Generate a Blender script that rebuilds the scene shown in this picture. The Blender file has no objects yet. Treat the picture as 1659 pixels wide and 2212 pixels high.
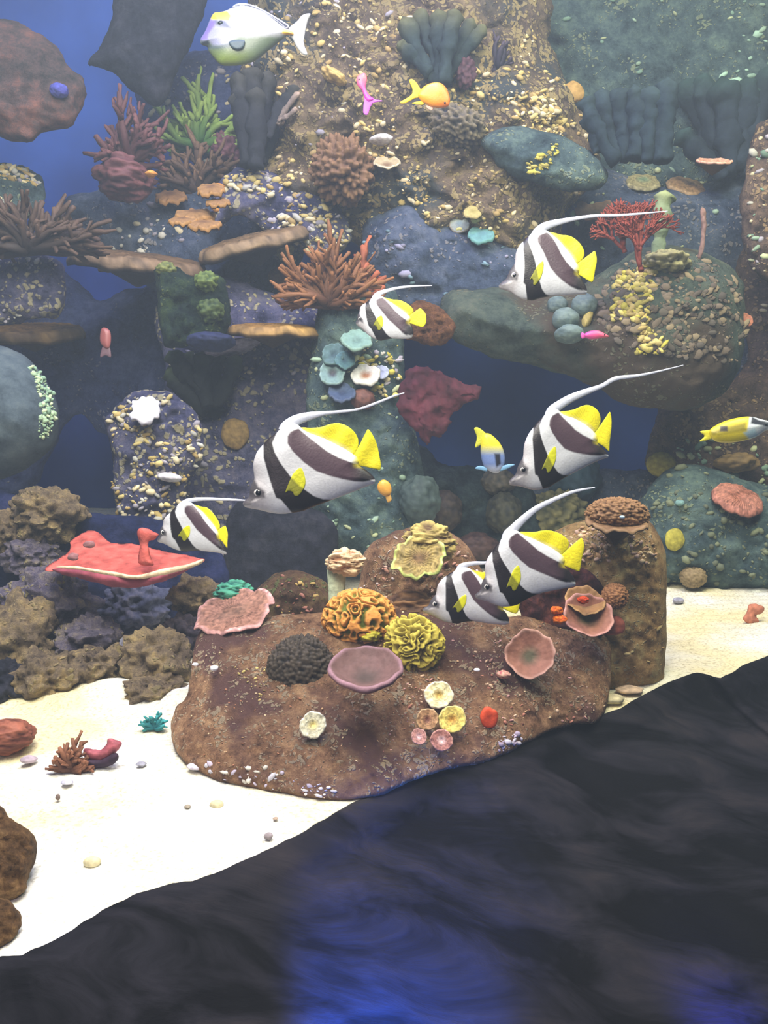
import bpy, math, random
import numpy as np
from mathutils import Vector

# ------------------------------------------------------------------ camera, world, lights
K = 0.8                       # metres of camera height above the sand
FPX = 2000.0                  # focal length in pixels of the 1659 x 2212 frame
TILT = math.radians(10)
CT, ST = math.cos(TILT), math.sin(TILT)
CAM = np.array([0.0, 0.0, K])
Fv = np.array([0.0, CT, -ST]); Uv = np.array([0.0, ST, CT]); Rv = np.array([1.0, 0.0, 0.0])

sc = bpy.context.scene
sc.view_settings.view_transform = 'Standard'
sc.view_settings.look = 'None'
sc.view_settings.gamma = 1
sc.view_settings.use_curve_mapping = False
sc.view_settings.exposure = 0.0
cd = bpy.data.cameras.new('camera'); cam = bpy.data.objects.new('camera', cd)
sc.collection.objects.link(cam); sc.camera = cam
cam.location = CAM; cam.rotation_euler = (math.radians(80), 0, 0)
cd.sensor_fit = 'HORIZONTAL'; cd.sensor_width = 36; cd.lens = 36 * FPX / 1659
cd.clip_start = 0.05; cd.clip_end = 60

def P(u, v, d):
    u, v, d = np.broadcast_arrays(np.asarray(u, float), np.asarray(v, float), np.asarray(d, float))
    a = (u - 829.5) / FPX * d; b = (1106 - v) / FPX * d
    return CAM + K * (d[..., None] * Fv + a[..., None] * Rv + b[..., None] * Uv)
def g(v):                     # distance at which the sand plane is met
    return 1.0 / np.maximum(ST + CT * (np.asarray(v, float) - 1106) / FPX, 0.05)

w = bpy.data.worlds.new('ambient_fill'); sc.world = w; w.use_nodes = True  # even blue ambient fill, added to lift the dark parts
w.node_tree.nodes['Background'].inputs[0].default_value = (0.24, 0.42, 0.80, 1)
w.node_tree.nodes['Background'].inputs[1].default_value = 0.15

def area(name, loc, target, size, power, col, sizey=None):
    l = bpy.data.lights.new(name, 'AREA'); l.energy = power; l.color = col
    l.shape = 'RECTANGLE'; l.size = size; l.size_y = sizey or size
    o = bpy.data.objects.new(name, l); sc.collection.objects.link(o); o.location = loc
    o.rotation_euler = (Vector(target) - Vector(loc)).to_track_quat('-Z', 'Y').to_euler()
    return o
area('front_tank_lamp', (-0.35, 0.75, 2.3), (0.0, 2.1, 0.25), 0.9, 54, (1.0, 0.96, 0.86))
area('sand_lamp_left', (-0.75, 1.9, 2.2), (-0.65, 1.75, 0), 0.5, 9, (0.90, 0.97, 1.0))
area('sand_lamp_right', (1.25, 2.3, 2.2), (1.15, 2.7, 0), 0.4, 15, (1.0, 0.95, 0.66))
area('rubble_fill', (-0.8, 1.5, 2.3), (-0.85, 2.35, 0.2), 0.5, 20, (1.0, 0.92, 0.78))  # fill added to brighten the left rubble bank
area('reef_lamp', (0.35, 1.5, 3.5), (0.35, 3.2, 0.9), 0.7, 62, (1.0, 0.93, 0.74))
area('reef_lamp_right', (1.5, 1.8, 3.5), (1.2, 3.4, 0.8), 0.7, 42, (0.92, 1.0, 0.86))
area('blue_lamp_left', (-1.0, 1.9, 3.5), (-0.9, 3.2, 0.7), 0.9, 48, (0.56, 0.62, 1.0))
area('violet_lamp', (0.1, 2.6, 2.6), (0.1, 2.0, 0.8), 0.5, 20, (0.38, 0.28, 1.0))
def spot(name, loc, target, power, col, ang, blend=0.5):
    l = bpy.data.lights.new(name, 'SPOT'); l.energy = power; l.color = col; l.spot_size = math.radians(ang); l.spot_blend = blend
    l.shadow_soft_size = 0.03
    o = bpy.data.objects.new(name, l); sc.collection.objects.link(o); o.location = loc
    o.rotation_euler = (Vector(target) - Vector(loc)).to_track_quat('-Z', 'Y').to_euler()


# ------------------------------------------------------------------ noise
def _h(i, j, k, s):
    with np.errstate(over='ignore'):
        h = (i.astype(np.int64) * 374761393 + j.astype(np.int64) * 668265263 + k.astype(np.int64) * 2147483647 + s * 974634777) & 0xffffffff
        h = ((h ^ (h >> 13)) * 1274126177) & 0xffffffff
        h = ((h ^ (h >> 16)) * 2246822519) & 0xffffffff
        return ((h ^ (h >> 15)) & 0xffffff) / float(0xffffff)
def vnoise(p, s=0):
    p = np.asarray(p, float); i = np.floor(p).astype(np.int64); f = p - i; f = f * f * (3 - 2 * f)
    r = 0
    for a in (0, 1):
        for b in (0, 1):
            for c in (0, 1):
                wgt = (f[..., 0] if a else 1 - f[..., 0]) * (f[..., 1] if b else 1 - f[..., 1]) * (f[..., 2] if c else 1 - f[..., 2])
                r = r + wgt * _h(i[..., 0] + a, i[..., 1] + b, i[..., 2] + c, s)
    return r * 2 - 1
def fbm(p, s=0, o=4):
    r = 0; a = 1.0; t = 0
    for k in range(o):
        r = r + a * vnoise(np.asarray(p) * 2.03 ** k, s + k * 17); t += a; a *= 0.5
    return r / t
def worley(p, s=0):
    p = np.asarray(p, float); i = np.floor(p).astype(np.int64); best = np.full(p.shape[:-1], 9.0)
    for a in (-1, 0, 1):
        for b in (-1, 0, 1):
            for c in (-1, 0, 1):
                ci = i[..., 0] + a; cj = i[..., 1] + b; ck = i[..., 2] + c
                q = np.stack([ci + _h(ci, cj, ck, s), cj + _h(ci, cj, ck, s + 1), ck + _h(ci, cj, ck, s + 2)], -1)
                best = np.minimum(best, ((p - q) ** 2).sum(-1))
    return np.sqrt(best)

# ------------------------------------------------------------------ materials
def lin(c):
    c = np.array(c, float) / 255.0
    return tuple(np.where(c <= 0.04045, c / 12.92, ((c + 0.055) / 1.055) ** 2.4))
def rgba(c): return (*lin(c), 1.0)
def newmat(name, rough=0.7, spec=0.3):
    m = bpy.data.materials.new(name); m.use_nodes = True
    b = m.node_tree.nodes['Principled BSDF']
    b.inputs['Roughness'].default_value = rough; b.inputs['Specular IOR Level'].default_value = spec
    return m, m.node_tree.nodes, m.node_tree.links, b
_mats = {}
def mat_rock(name, dark, base, light, speck=None, amt=0.0, sc_=9.0, cell=70.0, bump=0.6, second=None):
    """mottled living rock: noise colours, encrusting specks of growth, rough bump"""
    if name in _mats: return _mats[name]
    m, N, L, b = newmat(name, 0.85, 0.2)
    tc = N.new('ShaderNodeTexCoord')
    n1 = N.new('ShaderNodeTexNoise'); n1.inputs['Scale'].default_value = sc_ * 1.6; n1.inputs['Detail'].default_value = 12; n1.inputs['Roughness'].default_value = 0.8
    L.new(tc.outputs['Object'], n1.inputs['Vector'])
    r = N.new('ShaderNodeValToRGB'); e = r.color_ramp.elements
    e[0].position = 0.36; e[0].color = rgba([x * 0.95 for x in dark]); e[1].position = 0.64; e[1].color = rgba([min(255, x * 1.22) for x in light])
    k = e.new(0.5); k.color = rgba([min(255, x * 1.16) for x in base])
    L.new(n1.outputs['Fac'], r.inputs['Fac']); col = r.outputs['Color']
    if second:
        n3 = N.new('ShaderNodeTexNoise'); n3.inputs['Scale'].default_value = sc_ * 0.45; n3.inputs['Detail'].default_value = 4
        mp = N.new('ShaderNodeMapping'); mp.inputs['Location'].default_value = (3.1, 7.7, 1.3)
        L.new(tc.outputs['Object'], mp.inputs['Vector']); L.new(mp.outputs['Vector'], n3.inputs['Vector'])
        r3 = N.new('ShaderNodeValToRGB'); r3.color_ramp.elements[0].position = 0.5; r3.color_ramp.elements[1].position = 0.6
        L.new(n3.outputs['Fac'], r3.inputs['Fac'])
        mx = N.new('ShaderNodeMix'); mx.data_type = 'RGBA'
        L.new(r3.outputs['Color'], mx.inputs['Factor']); L.new(col, mx.inputs['A']); mx.inputs['B'].default_value = rgba(second); col = mx.outputs['Result']
    bb = n1.outputs['Fac']
    if speck:
        vo = N.new('ShaderNodeTexVoronoi'); vo.inputs['Scale'].default_value = cell
        nz = N.new('ShaderNodeTexNoise'); nz.inputs['Scale'].default_value = cell * 0.5
        L.new(tc.outputs['Object'], nz.inputs['Vector'])
        ma = N.new('ShaderNodeMix'); ma.data_type = 'RGBA'; ma.inputs['Factor'].default_value = 0.04
        L.new(tc.outputs['Object'], ma.inputs['A']); L.new(nz.outputs['Color'], ma.inputs['B'])
        L.new(ma.outputs['Result'], vo.inputs['Vector'])
        n2 = N.new('ShaderNodeTexNoise'); n2.inputs['Scale'].default_value = sc_ * 1.3; n2.inputs['Detail'].default_value = 5
        L.new(tc.outputs['Object'], n2.inputs['Vector'])
        s1 = N.new('ShaderNodeMath'); s1.operation = 'MULTIPLY_ADD'; s1.inputs[1].default_value = 1.7; s1.inputs[2].default_value = amt - 0.85
        L.new(n2.outputs['Fac'], s1.inputs[0])
        s2 = N.new('ShaderNodeMath'); s2.operation = 'SUBTRACT'; L.new(s1.outputs[0], s2.inputs[0]); L.new(vo.outputs['Distance'], s2.inputs[1])
        s3 = N.new('ShaderNodeMath'); s3.operation = 'MULTIPLY_ADD'; s3.use_clamp = True; s3.inputs[1].default_value = 6; s3.inputs[2].default_value = 0.5
        L.new(s2.outputs[0], s3.inputs[0])
        mc = N.new('ShaderNodeMix'); mc.data_type = 'RGBA'; mc.inputs['A'].default_value = rgba(speck)
        mc.inputs['B'].default_value = rgba([min(255, x * 0.72 + 40) for x in speck]); L.new(vo.outputs['Color'], mc.inputs['Factor'])
        mx = N.new('ShaderNodeMix'); mx.data_type = 'RGBA'
        L.new(s3.outputs[0], mx.inputs['Factor']); L.new(col, mx.inputs['A']); L.new(mc.outputs['Result'], mx.inputs['B']); col = mx.outputs['Result']
        ad = N.new('ShaderNodeMath'); ad.operation = 'MULTIPLY_ADD'; ad.inputs[1].default_value = 0.35
        L.new(s3.outputs[0], ad.inputs[0]); L.new(n1.outputs['Fac'], ad.inputs[2]); bb = ad.outputs[0]
    L.new(col, b.inputs['Base Color'])
    bp = N.new('ShaderNodeBump'); bp.inputs['Strength'].default_value = bump; bp.inputs['Distance'].default_value = 0.05
    L.new(bb, bp.inputs['Height']); L.new(bp.outputs['Normal'], b.inputs['Normal'])
    _mats[name] = m; return m
def mat_plain(name, col, rough=0.6, var=0.18, scale=60, bump=0.3, spec=0.3, streak=None):
    """one coloured living surface with a fine mottling"""
    if name in _mats: return _mats[name]
    m, N, L, b = newmat(name, rough, spec)
    tc = N.new('ShaderNodeTexCoord'); n = N.new('ShaderNodeTexNoise'); n.inputs['Scale'].default_value = scale; n.inputs['Detail'].default_value = 6
    mp = N.new('ShaderNodeMapping')
    if streak: mp.inputs['Scale'].default_value = streak
    L.new(tc.outputs['Object'], mp.inputs['Vector']); L.new(mp.outputs['Vector'], n.inputs['Vector'])
    r = N.new('ShaderNodeValToRGB'); e = r.color_ramp.elements; l = np.array(lin(col))
    e[0].position = 0.3; e[0].color = (*np.clip(l * (1 - var * 2.2), 0, 1), 1); e[1].position = 0.7; e[1].color = (*np.clip(l * (1 + var * 2.2), 0, 1), 1)
    L.new(n.outputs['Fac'], r.inputs['Fac']); L.new(r.outputs['Color'], b.inputs['Base Color'])
    bp = N.new('ShaderNodeBump'); bp.inputs['Strength'].default_value = bump; bp.inputs['Distance'].default_value = 0.01
    L.new(n.outputs['Fac'], bp.inputs['Height']); L.new(bp.outputs['Normal'], b.inputs['Normal'])
    _mats[name] = m; return m
def mat_attr(name, rough=0.5, spec=0.4, bump=0.15, scale=150, trans=0.0):
    """markings stored on the mesh, fine skin texture"""
    if name in _mats: return _mats[name]
    m, N, L, b = newmat(name, rough, spec)
    a = N.new('ShaderNodeAttribute'); a.attribute_name = 'Col'; 
    tc = N.new('ShaderNodeTexCoord'); n = N.new('ShaderNodeTexNoise'); n.inputs['Scale'].default_value = scale; n.inputs['Detail'].default_value = 3
    L.new(tc.outputs['Object'], n.inputs['Vector'])
    r = N.new('ShaderNodeMapRange'); r.inputs['To Min'].default_value = 0.82; r.inputs['To Max'].default_value = 1.12
    L.new(n.outputs['Fac'], r.inputs['Value'])
    mu = N.new('ShaderNodeMix'); mu.data_type = 'RGBA'; mu.blend_type = 'MULTIPLY'; mu.inputs['Factor'].default_value = 1
    L.new(a.outputs['Color'], mu.inputs['A']); L.new(r.outputs['Result'], mu.inputs['B']); L.new(mu.outputs['Result'], b.inputs['Base Color'])
    bp = N.new('ShaderNodeBump'); bp.inputs['Strength'].default_value = bump; bp.inputs['Distance'].default_value = 0.004
    L.new(n.outputs['Fac'], bp.inputs['Height']); L.new(bp.outputs['Normal'], b.inputs['Normal'])
    _mats[name] = m; return m

# ------------------------------------------------------------------ objects
def tags(o, label=None, cat=None, group=None, kind=None):
    if label: o['label'] = label
    if cat: o['category'] = cat
    if group: o['group'] = group
    if kind: o['kind'] = kind
def mk(name, V, F, mat, parent=None, col=None, smooth=True, **t):
    V = np.asarray(V, float).reshape(-1, 3)
    if parent is not None: loc = np.array(parent['_w'])
    else: loc = np.array([(V[:, 0].min() + V[:, 0].max()) / 2, (V[:, 1].min() + V[:, 1].max()) / 2, V[:, 2].min()])
    me = bpy.data.meshes.new(name); me.from_pydata((V - loc).tolist(), [], [list(map(int, f)) for f in F])
    if smooth: me.polygons.foreach_set('use_smooth', [True] * len(me.polygons))
    if col is not None:
        a = me.color_attributes.new('Col', 'FLOAT_COLOR', 'POINT')
        c = np.ones((len(V), 4)); c[:, :3] = col; a.data.foreach_set('color', c.ravel())
    me.materials.append(mat); me.update()
    o = bpy.data.objects.new(name, me); sc.collection.objects.link(o)
    if parent is not None: o.parent = parent; 
    else: o.location = loc
    if parent is not None and parent.parent is not None: pass
    tags(o, **t); o['_w'] = [float(x) for x in loc]
    return o
def root(name, loc, **t):
    o = bpy.data.objects.new(name, None); sc.collection.objects.link(o); o.empty_display_size = 0.02
    o.location = loc; o['_w'] = [float(x) for x in loc]; tags(o, **t); return o

def smoothpoly(poly, n=6):
    p = np.array(poly, float); out = []
    for i in range(len(p)):
        a, b, c, d = p[i - 1], p[i], p[(i + 1) % len(p)], p[(i + 2) % len(p)]
        for k in range(n):
            t = k / n
            out.append(0.5 * ((2 * b) + (-a + c) * t + (2 * a - 5 * b + 4 * c - d) * t * t + (-a + 3 * b - 3 * c + d) * t ** 3))
    return np.array(out)
def inside(pts, poly):
    x, y = pts[..., 0], pts[..., 1]; r = np.zeros(x.shape, bool)
    for i in range(len(poly)):
        x1, y1 = poly[i - 1]; x2, y2 = poly[i]
        if y1 == y2: continue
        c = ((y1 > y) != (y2 > y)) & (x < (x2 - x1) * (y - y1) / (y2 - y1) + x1); r ^= c
    return r
def nearest(pts, poly):
    best = np.full(len(pts), 1e18); q = np.zeros_like(pts)
    for i in range(len(poly)):
        a, b = poly[i - 1], poly[i]; ab = b - a; l = (ab ** 2).sum()
        if l < 1e-9: continue
        t = np.clip(((pts - a) @ ab) / l, 0, 1); c = a + t[:, None] * ab; d = ((pts - c) ** 2).sum(1)
        m = d < best; best[m] = d[m]; q[m] = c[m]
    return np.sqrt(best), q
def inflate(poly, sp):
    """grid filling an outline: nodes, quads, distance to the rim (0 on the rim)"""
    poly = np.asarray(poly, float); lo = poly.min(0) - sp * 1.5; hi = poly.max(0) + sp * 1.5
    nx = int((hi[0] - lo[0]) / sp) + 2; ny = int((hi[1] - lo[1]) / sp) + 2
    X, Y = np.meshgrid(lo[0] + sp * np.arange(nx), lo[1] + sp * np.arange(ny)); G = np.stack([X, Y], -1)
    ins = inside(G, poly)
    cell = ins[:-1, :-1] | ins[1:, :-1] | ins[:-1, 1:] | ins[1:, 1:]
    use = np.zeros(ins.shape, bool)
    use[:-1, :-1] |= cell; use[1:, :-1] |= cell; use[:-1, 1:] |= cell; use[1:, 1:] |= cell
    idx = -np.ones(ins.shape, int); idx[use] = np.arange(use.sum())
    pts = G[use].copy(); inn = ins[use]
    dist, q = nearest(pts, poly); pts[~inn] = q[~inn]; dist[~inn] = 0
    jj, ii = np.nonzero(cell)
    quads = np.stack([idx[jj, ii], idx[jj + 1, ii], idx[jj + 1, ii + 1], idx[jj, ii + 1]], 1)
    return pts, quads, dist, ~inn
def solid(pts, quads, rim, front, back):
    """closed skin from a front and a back surface that share the rim"""
    n = len(pts); inner = np.nonzero(~rim)[0]; mp = np.arange(n); mp[inner] = n + np.arange(len(inner))
    V = np.vstack([front, back[inner]]); B = mp[quads][:, ::-1]
    return V, np.vstack([quads, B]), inner

FRONTS = []
def surf(u, v, rad=9):
    best = None
    for (a, b, d_, di) in FRONTS:
        if u < a.min() - 5 or u > a.max() + 5 or v < b.min() - 5 or v > b.max() + 5: continue
        q = (a - u) ** 2 + (b - v) ** 2; k = q.argmin()
        if q[k] < rad * rad: best = d_[k] if best is None else min(best, d_[k])
    return None if best is None else float(best)
def snap(u, v, d, w=0.0):
    if d < 3.3: return d
    k = surf(u, v)
    return d if k is None or k < 3.0 else k - w / FPX * k
def rock(name, label, cat, poly, d, T, D, mat, amp=14, fr=60.0, sp=7, ground=False, slope=0.0, yaw=0.0, seed=1, lump=0.0, cell=30.0, smooth=True, kind=None, group=None, parent=None, edge=0.6, growth=None, smooth_rock=False):
    poly = smoothpoly(poly, 5) if smooth else np.array(poly, float)
    pts, quads, dist, rim = inflate(poly, sp)
    u, v = pts[:, 0], pts[:, 1]
    if ground:
        us = np.linspace(poly[:, 0].min(), poly[:, 0].max(), 160); vb = np.zeros(160)
        for i, x in enumerate(us):
            m = np.abs(poly[:, 0] - x) < 14
            vb[i] = poly[m, 1].max() if m.any() else np.nan
        ok = ~np.isnan(vb); vb = np.interp(us, us[ok], vb[ok]); vb = np.convolve(np.pad(vb, 6, 'edge'), np.ones(13) / 13, 'valid')
        vbu = np.interp(u, us, vb); dd = g(np.maximum(vbu, 1260)) + slope * (vbu - v)
    else:
        dd = d + yaw * (u - poly[:, 0].mean()) + slope * (poly[:, 1].max() - v)
    x = np.clip(dist / D, 0, 1); t = T * np.sqrt(np.clip(1 - (1 - x) ** 2, 0, 1))
    q = np.stack([u, v, t], -1)
    n1 = fbm(q / fr, seed, 5); n2 = fbm(q / (fr * 0.6), seed + 50, 4); n3 = fbm(q / (fr * 0.6), seed + 90, 4)
    disp = n1 * amp
    if lump: disp = disp + lump * 1.5 * (0.6 - worley(q / cell, seed)) + lump * 0.7 * (0.6 - worley(q / (cell * 0.38), seed + 31))
    if not smooth_rock: disp = disp + 3.2 * fbm(q / 13.0, seed + 71, 2) * min(1, amp / 10)
    e = edge + (1 - edge) * x
    uu = u + n2 * amp * edge; vv = v + n3 * amp * edge
    s = dd / FPX
    front = P(uu, vv, dd - (t + disp * np.minimum(1, x * 3 + 0.15)) * s)
    back = P(uu, vv, dd + t * 0.7 * s)
    if ground:
        front[:, 2] = np.maximum(front[:, 2], -0.03); back[:, 2] = np.maximum(back[:, 2], -0.03)
    V, Fc, inner = solid(pts, quads, rim, front, back)
    o = mk(name, V, Fc, mat, parent=parent, label=label, cat=cat, kind=kind, group=group)
    o_front = (uu, vv, dd - (t + disp * np.minimum(1, x * 3 + 0.15)) * s, dist)
    if parent is None: FRONTS.append(o_front)
    for gk in (growth or []): encrust(o, o_front, **gk)
    return o, o_front

# unit low sphere for scattered growth
def usphere(nr=6, ns=8):
    V = [(0, 0, 1)]
    for i in range(1, nr):
        a = math.pi * i / nr
        for j in range(ns): V.append((math.sin(a) * math.cos(2 * math.pi * j / ns), math.sin(a) * math.sin(2 * math.pi * j / ns), math.cos(a)))
    V.append((0, 0, -1)); F = []
    for j in range(ns): F.append((0, 1 + j, 1 + (j + 1) % ns))
    for i in range(nr - 2):
        for j in range(ns):
            a = 1 + i * ns + j; b = 1 + i * ns + (j + 1) % ns; F.append((a, a + ns, b + ns, b))
    e = len(V) - 1
    for j in range(ns): F.append((e, e - ns + (j + 1) % ns, e - ns + j))
    return np.array(V), F
def encrust(parent, fr, n=400, cols=((220, 205, 150),), r=(2, 5), seed=1, mask=0.0, flat=0.7, name='encrusting_polyps', region=None, mscale=90.0):
    uu, vv, dd, dist = fr; rs = np.random.RandomState(seed)
    cand = np.nonzero((dist > 6))[0]
    if region is not None: cand = cand[inside(np.stack([uu, vv], -1)[cand], np.array(region, float))]
    if len(cand) == 0: return
    msk = fbm(np.stack([uu, vv, uu * 0], -1)[cand] / mscale, seed + 7, 3); cand = cand[msk > mask]
    if len(cand) == 0: return
    pick = rs.choice(cand, n); SV, SF = usphere(4, 6); V = []; F = []; C = []
    for k, i in enumerate(pick):
        s = dd[i] / FPX * K; rr = r[0] * 0.7 + (r[1] * 1.35 - r[0] * 0.7) * rs.rand() ** 1.9; an = rs.uniform(-0.9, 0.9); e1 = Rv * math.cos(an) + Uv * math.sin(an); e2 = Uv * math.cos(an) - Rv * math.sin(an)
        c = P(uu[i] + rs.uniform(-4, 4), vv[i] + rs.uniform(-4, 4), dd[i])
        V.append(c + (SV[:, :1] * e1 * rs.uniform(0.8, 1.8) + SV[:, 1:2] * e2 * rs.uniform(0.5, 1.0) + SV[:, 2:] * Fv * flat) * rr * s)
        b = k * len(SV); F += [tuple(b + x for x in f) for f in SF]
        cc = np.array(lin(cols[rs.randint(len(cols))])) * rs.uniform(0.7, 1.15); C.append(np.tile(cc, (len(SV), 1)))
    mk(name, np.vstack(V), F, mat_attr('polyp_skin', 0.7, 0.2), parent=parent, col=np.clip(np.vstack(C), 0, 1), kind='stuff')

# ------------------------------------------------------------------ coral builders
class Acc:
    def __init__(s): s.V = []; s.F = []; s.C = []; s.n = 0
    def add(s, V, F, c=None):
        V = np.asarray(V); s.V.append(V); s.F += [tuple(int(s.n + x) for x in f) for f in F]
        s.C.append(np.tile(c, (len(V), 1)) if c is not None and np.ndim(c) == 1 else (c if c is not None else np.ones((len(V), 3)))); s.n += len(V)
def tube(acc, pts, rad, ns=7, c=None, flat=1.0, flatdir=None):
    pts = np.asarray(pts, float); n = len(pts); rad = np.broadcast_to(np.asarray(rad, float), (n,))
    V = []; T = np.gradient(pts, axis=0); T /= np.linalg.norm(T, axis=1)[:, None] + 1e-12
    ref = Fv if flatdir is None else flatdir
    for i in range(n):
        a = np.cross(T[i], ref); 
        if np.linalg.norm(a) < 1e-3: a = np.cross(T[i], Rv)
        a /= np.linalg.norm(a); b = np.cross(T[i], a)
        for j in range(ns):
            th = 2 * math.pi * j / ns; V.append(pts[i] + rad[i] * (math.cos(th) * a + flat * math.sin(th) * b))
    F = []
    for i in range(n - 1):
        for j in range(ns): F.append((i * ns + j, i * ns + (j + 1) % ns, (i + 1) * ns + (j + 1) % ns, (i + 1) * ns + j))
    V.append(pts[0]); V.append(pts[-1] + T[-1] * rad[-1] * 0.7); e = len(V)
    for j in range(ns): F.append((e - 2, (j + 1) % ns, j)); F.append((e - 1, (n - 1) * ns + j, (n - 1) * ns + (j + 1) % ns))
    if c is not None and np.ndim(c) == 2:
        cc = np.vstack([np.repeat(c, ns, 0), c[:1], c[-1:]]); acc.add(V, F, cc)
    else: acc.add(V, F, c)
def basis(phi, roll=0.0):
    """disc axes: e1 sideways, e2 away and up, n outward normal; phi is how far it opens to the viewer"""
    e1 = math.cos(roll) * Rv + math.sin(roll) * Uv; up = -math.sin(roll) * Rv + math.cos(roll) * Uv
    e2 = math.sin(phi) * up + math.cos(phi) * Fv; n = np.cross(e1, e2)
    if np.dot(n, Uv) < 0 and phi < 1.2: n = -n
    if np.dot(n, Fv) > 0: n = -n
    return e1, e2, n
def disc(name, u, v, d, wpx, hpx, mat, bowl=0.0, ruffle=0.05, nruf=7, thick=0.08, stalk=0.5, cols=None, seed=0, ridge=0.0, nridge=40, roll=0.0, nr=18, nt=96, parent=None, lobe=0.0, pit=0.0, **t):
    """plate, cup or polyp disc with a ruffled rim and a stalk underneath"""
    d = snap(u, v, d, wpx * 0.42 * math.cos(math.asin(min(0.97, hpx / wpx))) + 8); s = d / FPX * K; R_ = wpx / 2 * s; phi = math.asin(min(0.97, hpx / wpx)); e1, e2, n = basis(phi, roll); c = P(u, v, d)
    rs = np.random.RandomState(seed); ph = rs.uniform(0, 6.28, 6)
    r = np.linspace(0, 1, nr + 1)[1:]; th = np.linspace(0, 2 * math.pi, nt, endpoint=False); RR, TH = np.meshgrid(r, th, indexing='ij')
    rf = 1 + lobe * 0.55 * np.sin(4 * TH + ph[0]) + lobe * 0.8 * np.sin(2 * TH + ph[1]) + lobe * 0.4 * np.sin(nruf * TH + ph[2]) + lobe * 0.35 * np.sin(11 * TH + ph[5])
    x = RR * rf * np.cos(TH) * R_; y = RR * rf * np.sin(TH) * R_
    h = bowl * R_ * (RR ** 2) + R_ * ruffle * RR ** 3 * (np.sin(nruf * TH + ph[3]) + 0.6 * np.sin((nruf * 2 + 1) * TH + ph[4]))
    if ridge: h = h + R_ * ridge * np.sin(nridge * TH + 3 * np.sin(RR * 9 + ph[5])) * np.clip(RR * 2, 0, 1) * (1 - RR ** 8)
    if pit: h = h - pit * R_ * np.exp(-(RR / 0.22) ** 2)
    h = h - thick * R_ * np.clip((RR - 0.9) / 0.1, 0, 1) ** 2 * 0.6
    nz = fbm(np.stack([x, y, h], -1) / R_ * 4 + seed * 3.3, seed, 3) * 0.03 * R_; top = h + nz
    bot = h - thick * R_ * (1.05 - RR ** 6 * 0.6) - stalk * R_ * np.clip(1 - RR / 0.75, 0, 1) ** 1.3
    def w3(x, y, z): return c + x[..., None] * e1 + y[..., None] * e2 + z[..., None] * n
    VT = w3(x, y, top).reshape(-1, 3); VB = w3(x * 0.99, y * 0.99, bot).reshape(-1, 3)
    ct = w3(np.array(0.), np.array(0.), np.array(top[0].mean())); cb = w3(np.array(0.), np.array(0.), np.array(-(stalk + thick) * R_))
    V = np.vstack([VT, VB, ct[None], cb[None]]); m = nr * nt; F = []
    for i in range(nr - 1):
        for j in range(nt):
            a = i * nt + j; b = i * nt + (j + 1) % nt; F.append((a, a + nt, b + nt, b)); F.append((m + a, m + b, m + b + nt, m + a + nt))
    for j in range(nt):
        a = (nr - 1) * nt + j; b = (nr - 1) * nt + (j + 1) % nt; F.append((a, m + a, m + b, b))
        F.append((2 * m, j, (j + 1) % nt)); F.append((2 * m + 1, m + (j + 1) % nt, m + j))
    col = None
    if cols is not None:   # (centre, middle, rim, underside)
        c0, c1, c2, c3 = [np.array(lin(k)) for k in cols]; rr = RR.reshape(-1, 1) + 0.06 * fbm(V[:m] / R_ * 5, seed + 3, 3)[:, None]
        a = np.clip((rr - 0.15) / 0.35, 0, 1); b = np.clip((rr - 0.86) / 0.1, 0, 1)
        ctop = (c0 * (1 - a) + c1 * a) * (1 - b) + c2 * b; ctop = ctop * (1 + 0.25 * fbm(V[:m] / R_ * 9, seed + 5, 3)[:, None])
        if ridge: ctop = ctop * (1 + 0.40 * fbm(np.stack([RR * 16, RR * np.cos(TH) * nridge / 4, RR * np.sin(TH) * nridge / 4], -1).reshape(-1, 3), seed + 15, 2)[:, None] * 2)
        col = np.clip(np.vstack([ctop, np.tile(c3, (m, 1)), c0[None], c3[None]]), 0, 1)
        mat = mat or mat_attr('coral_skin', 0.65, 0.25, 0.4, 90)
    return mk(name, V, F, mat, parent=parent, col=col, **t)
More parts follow.
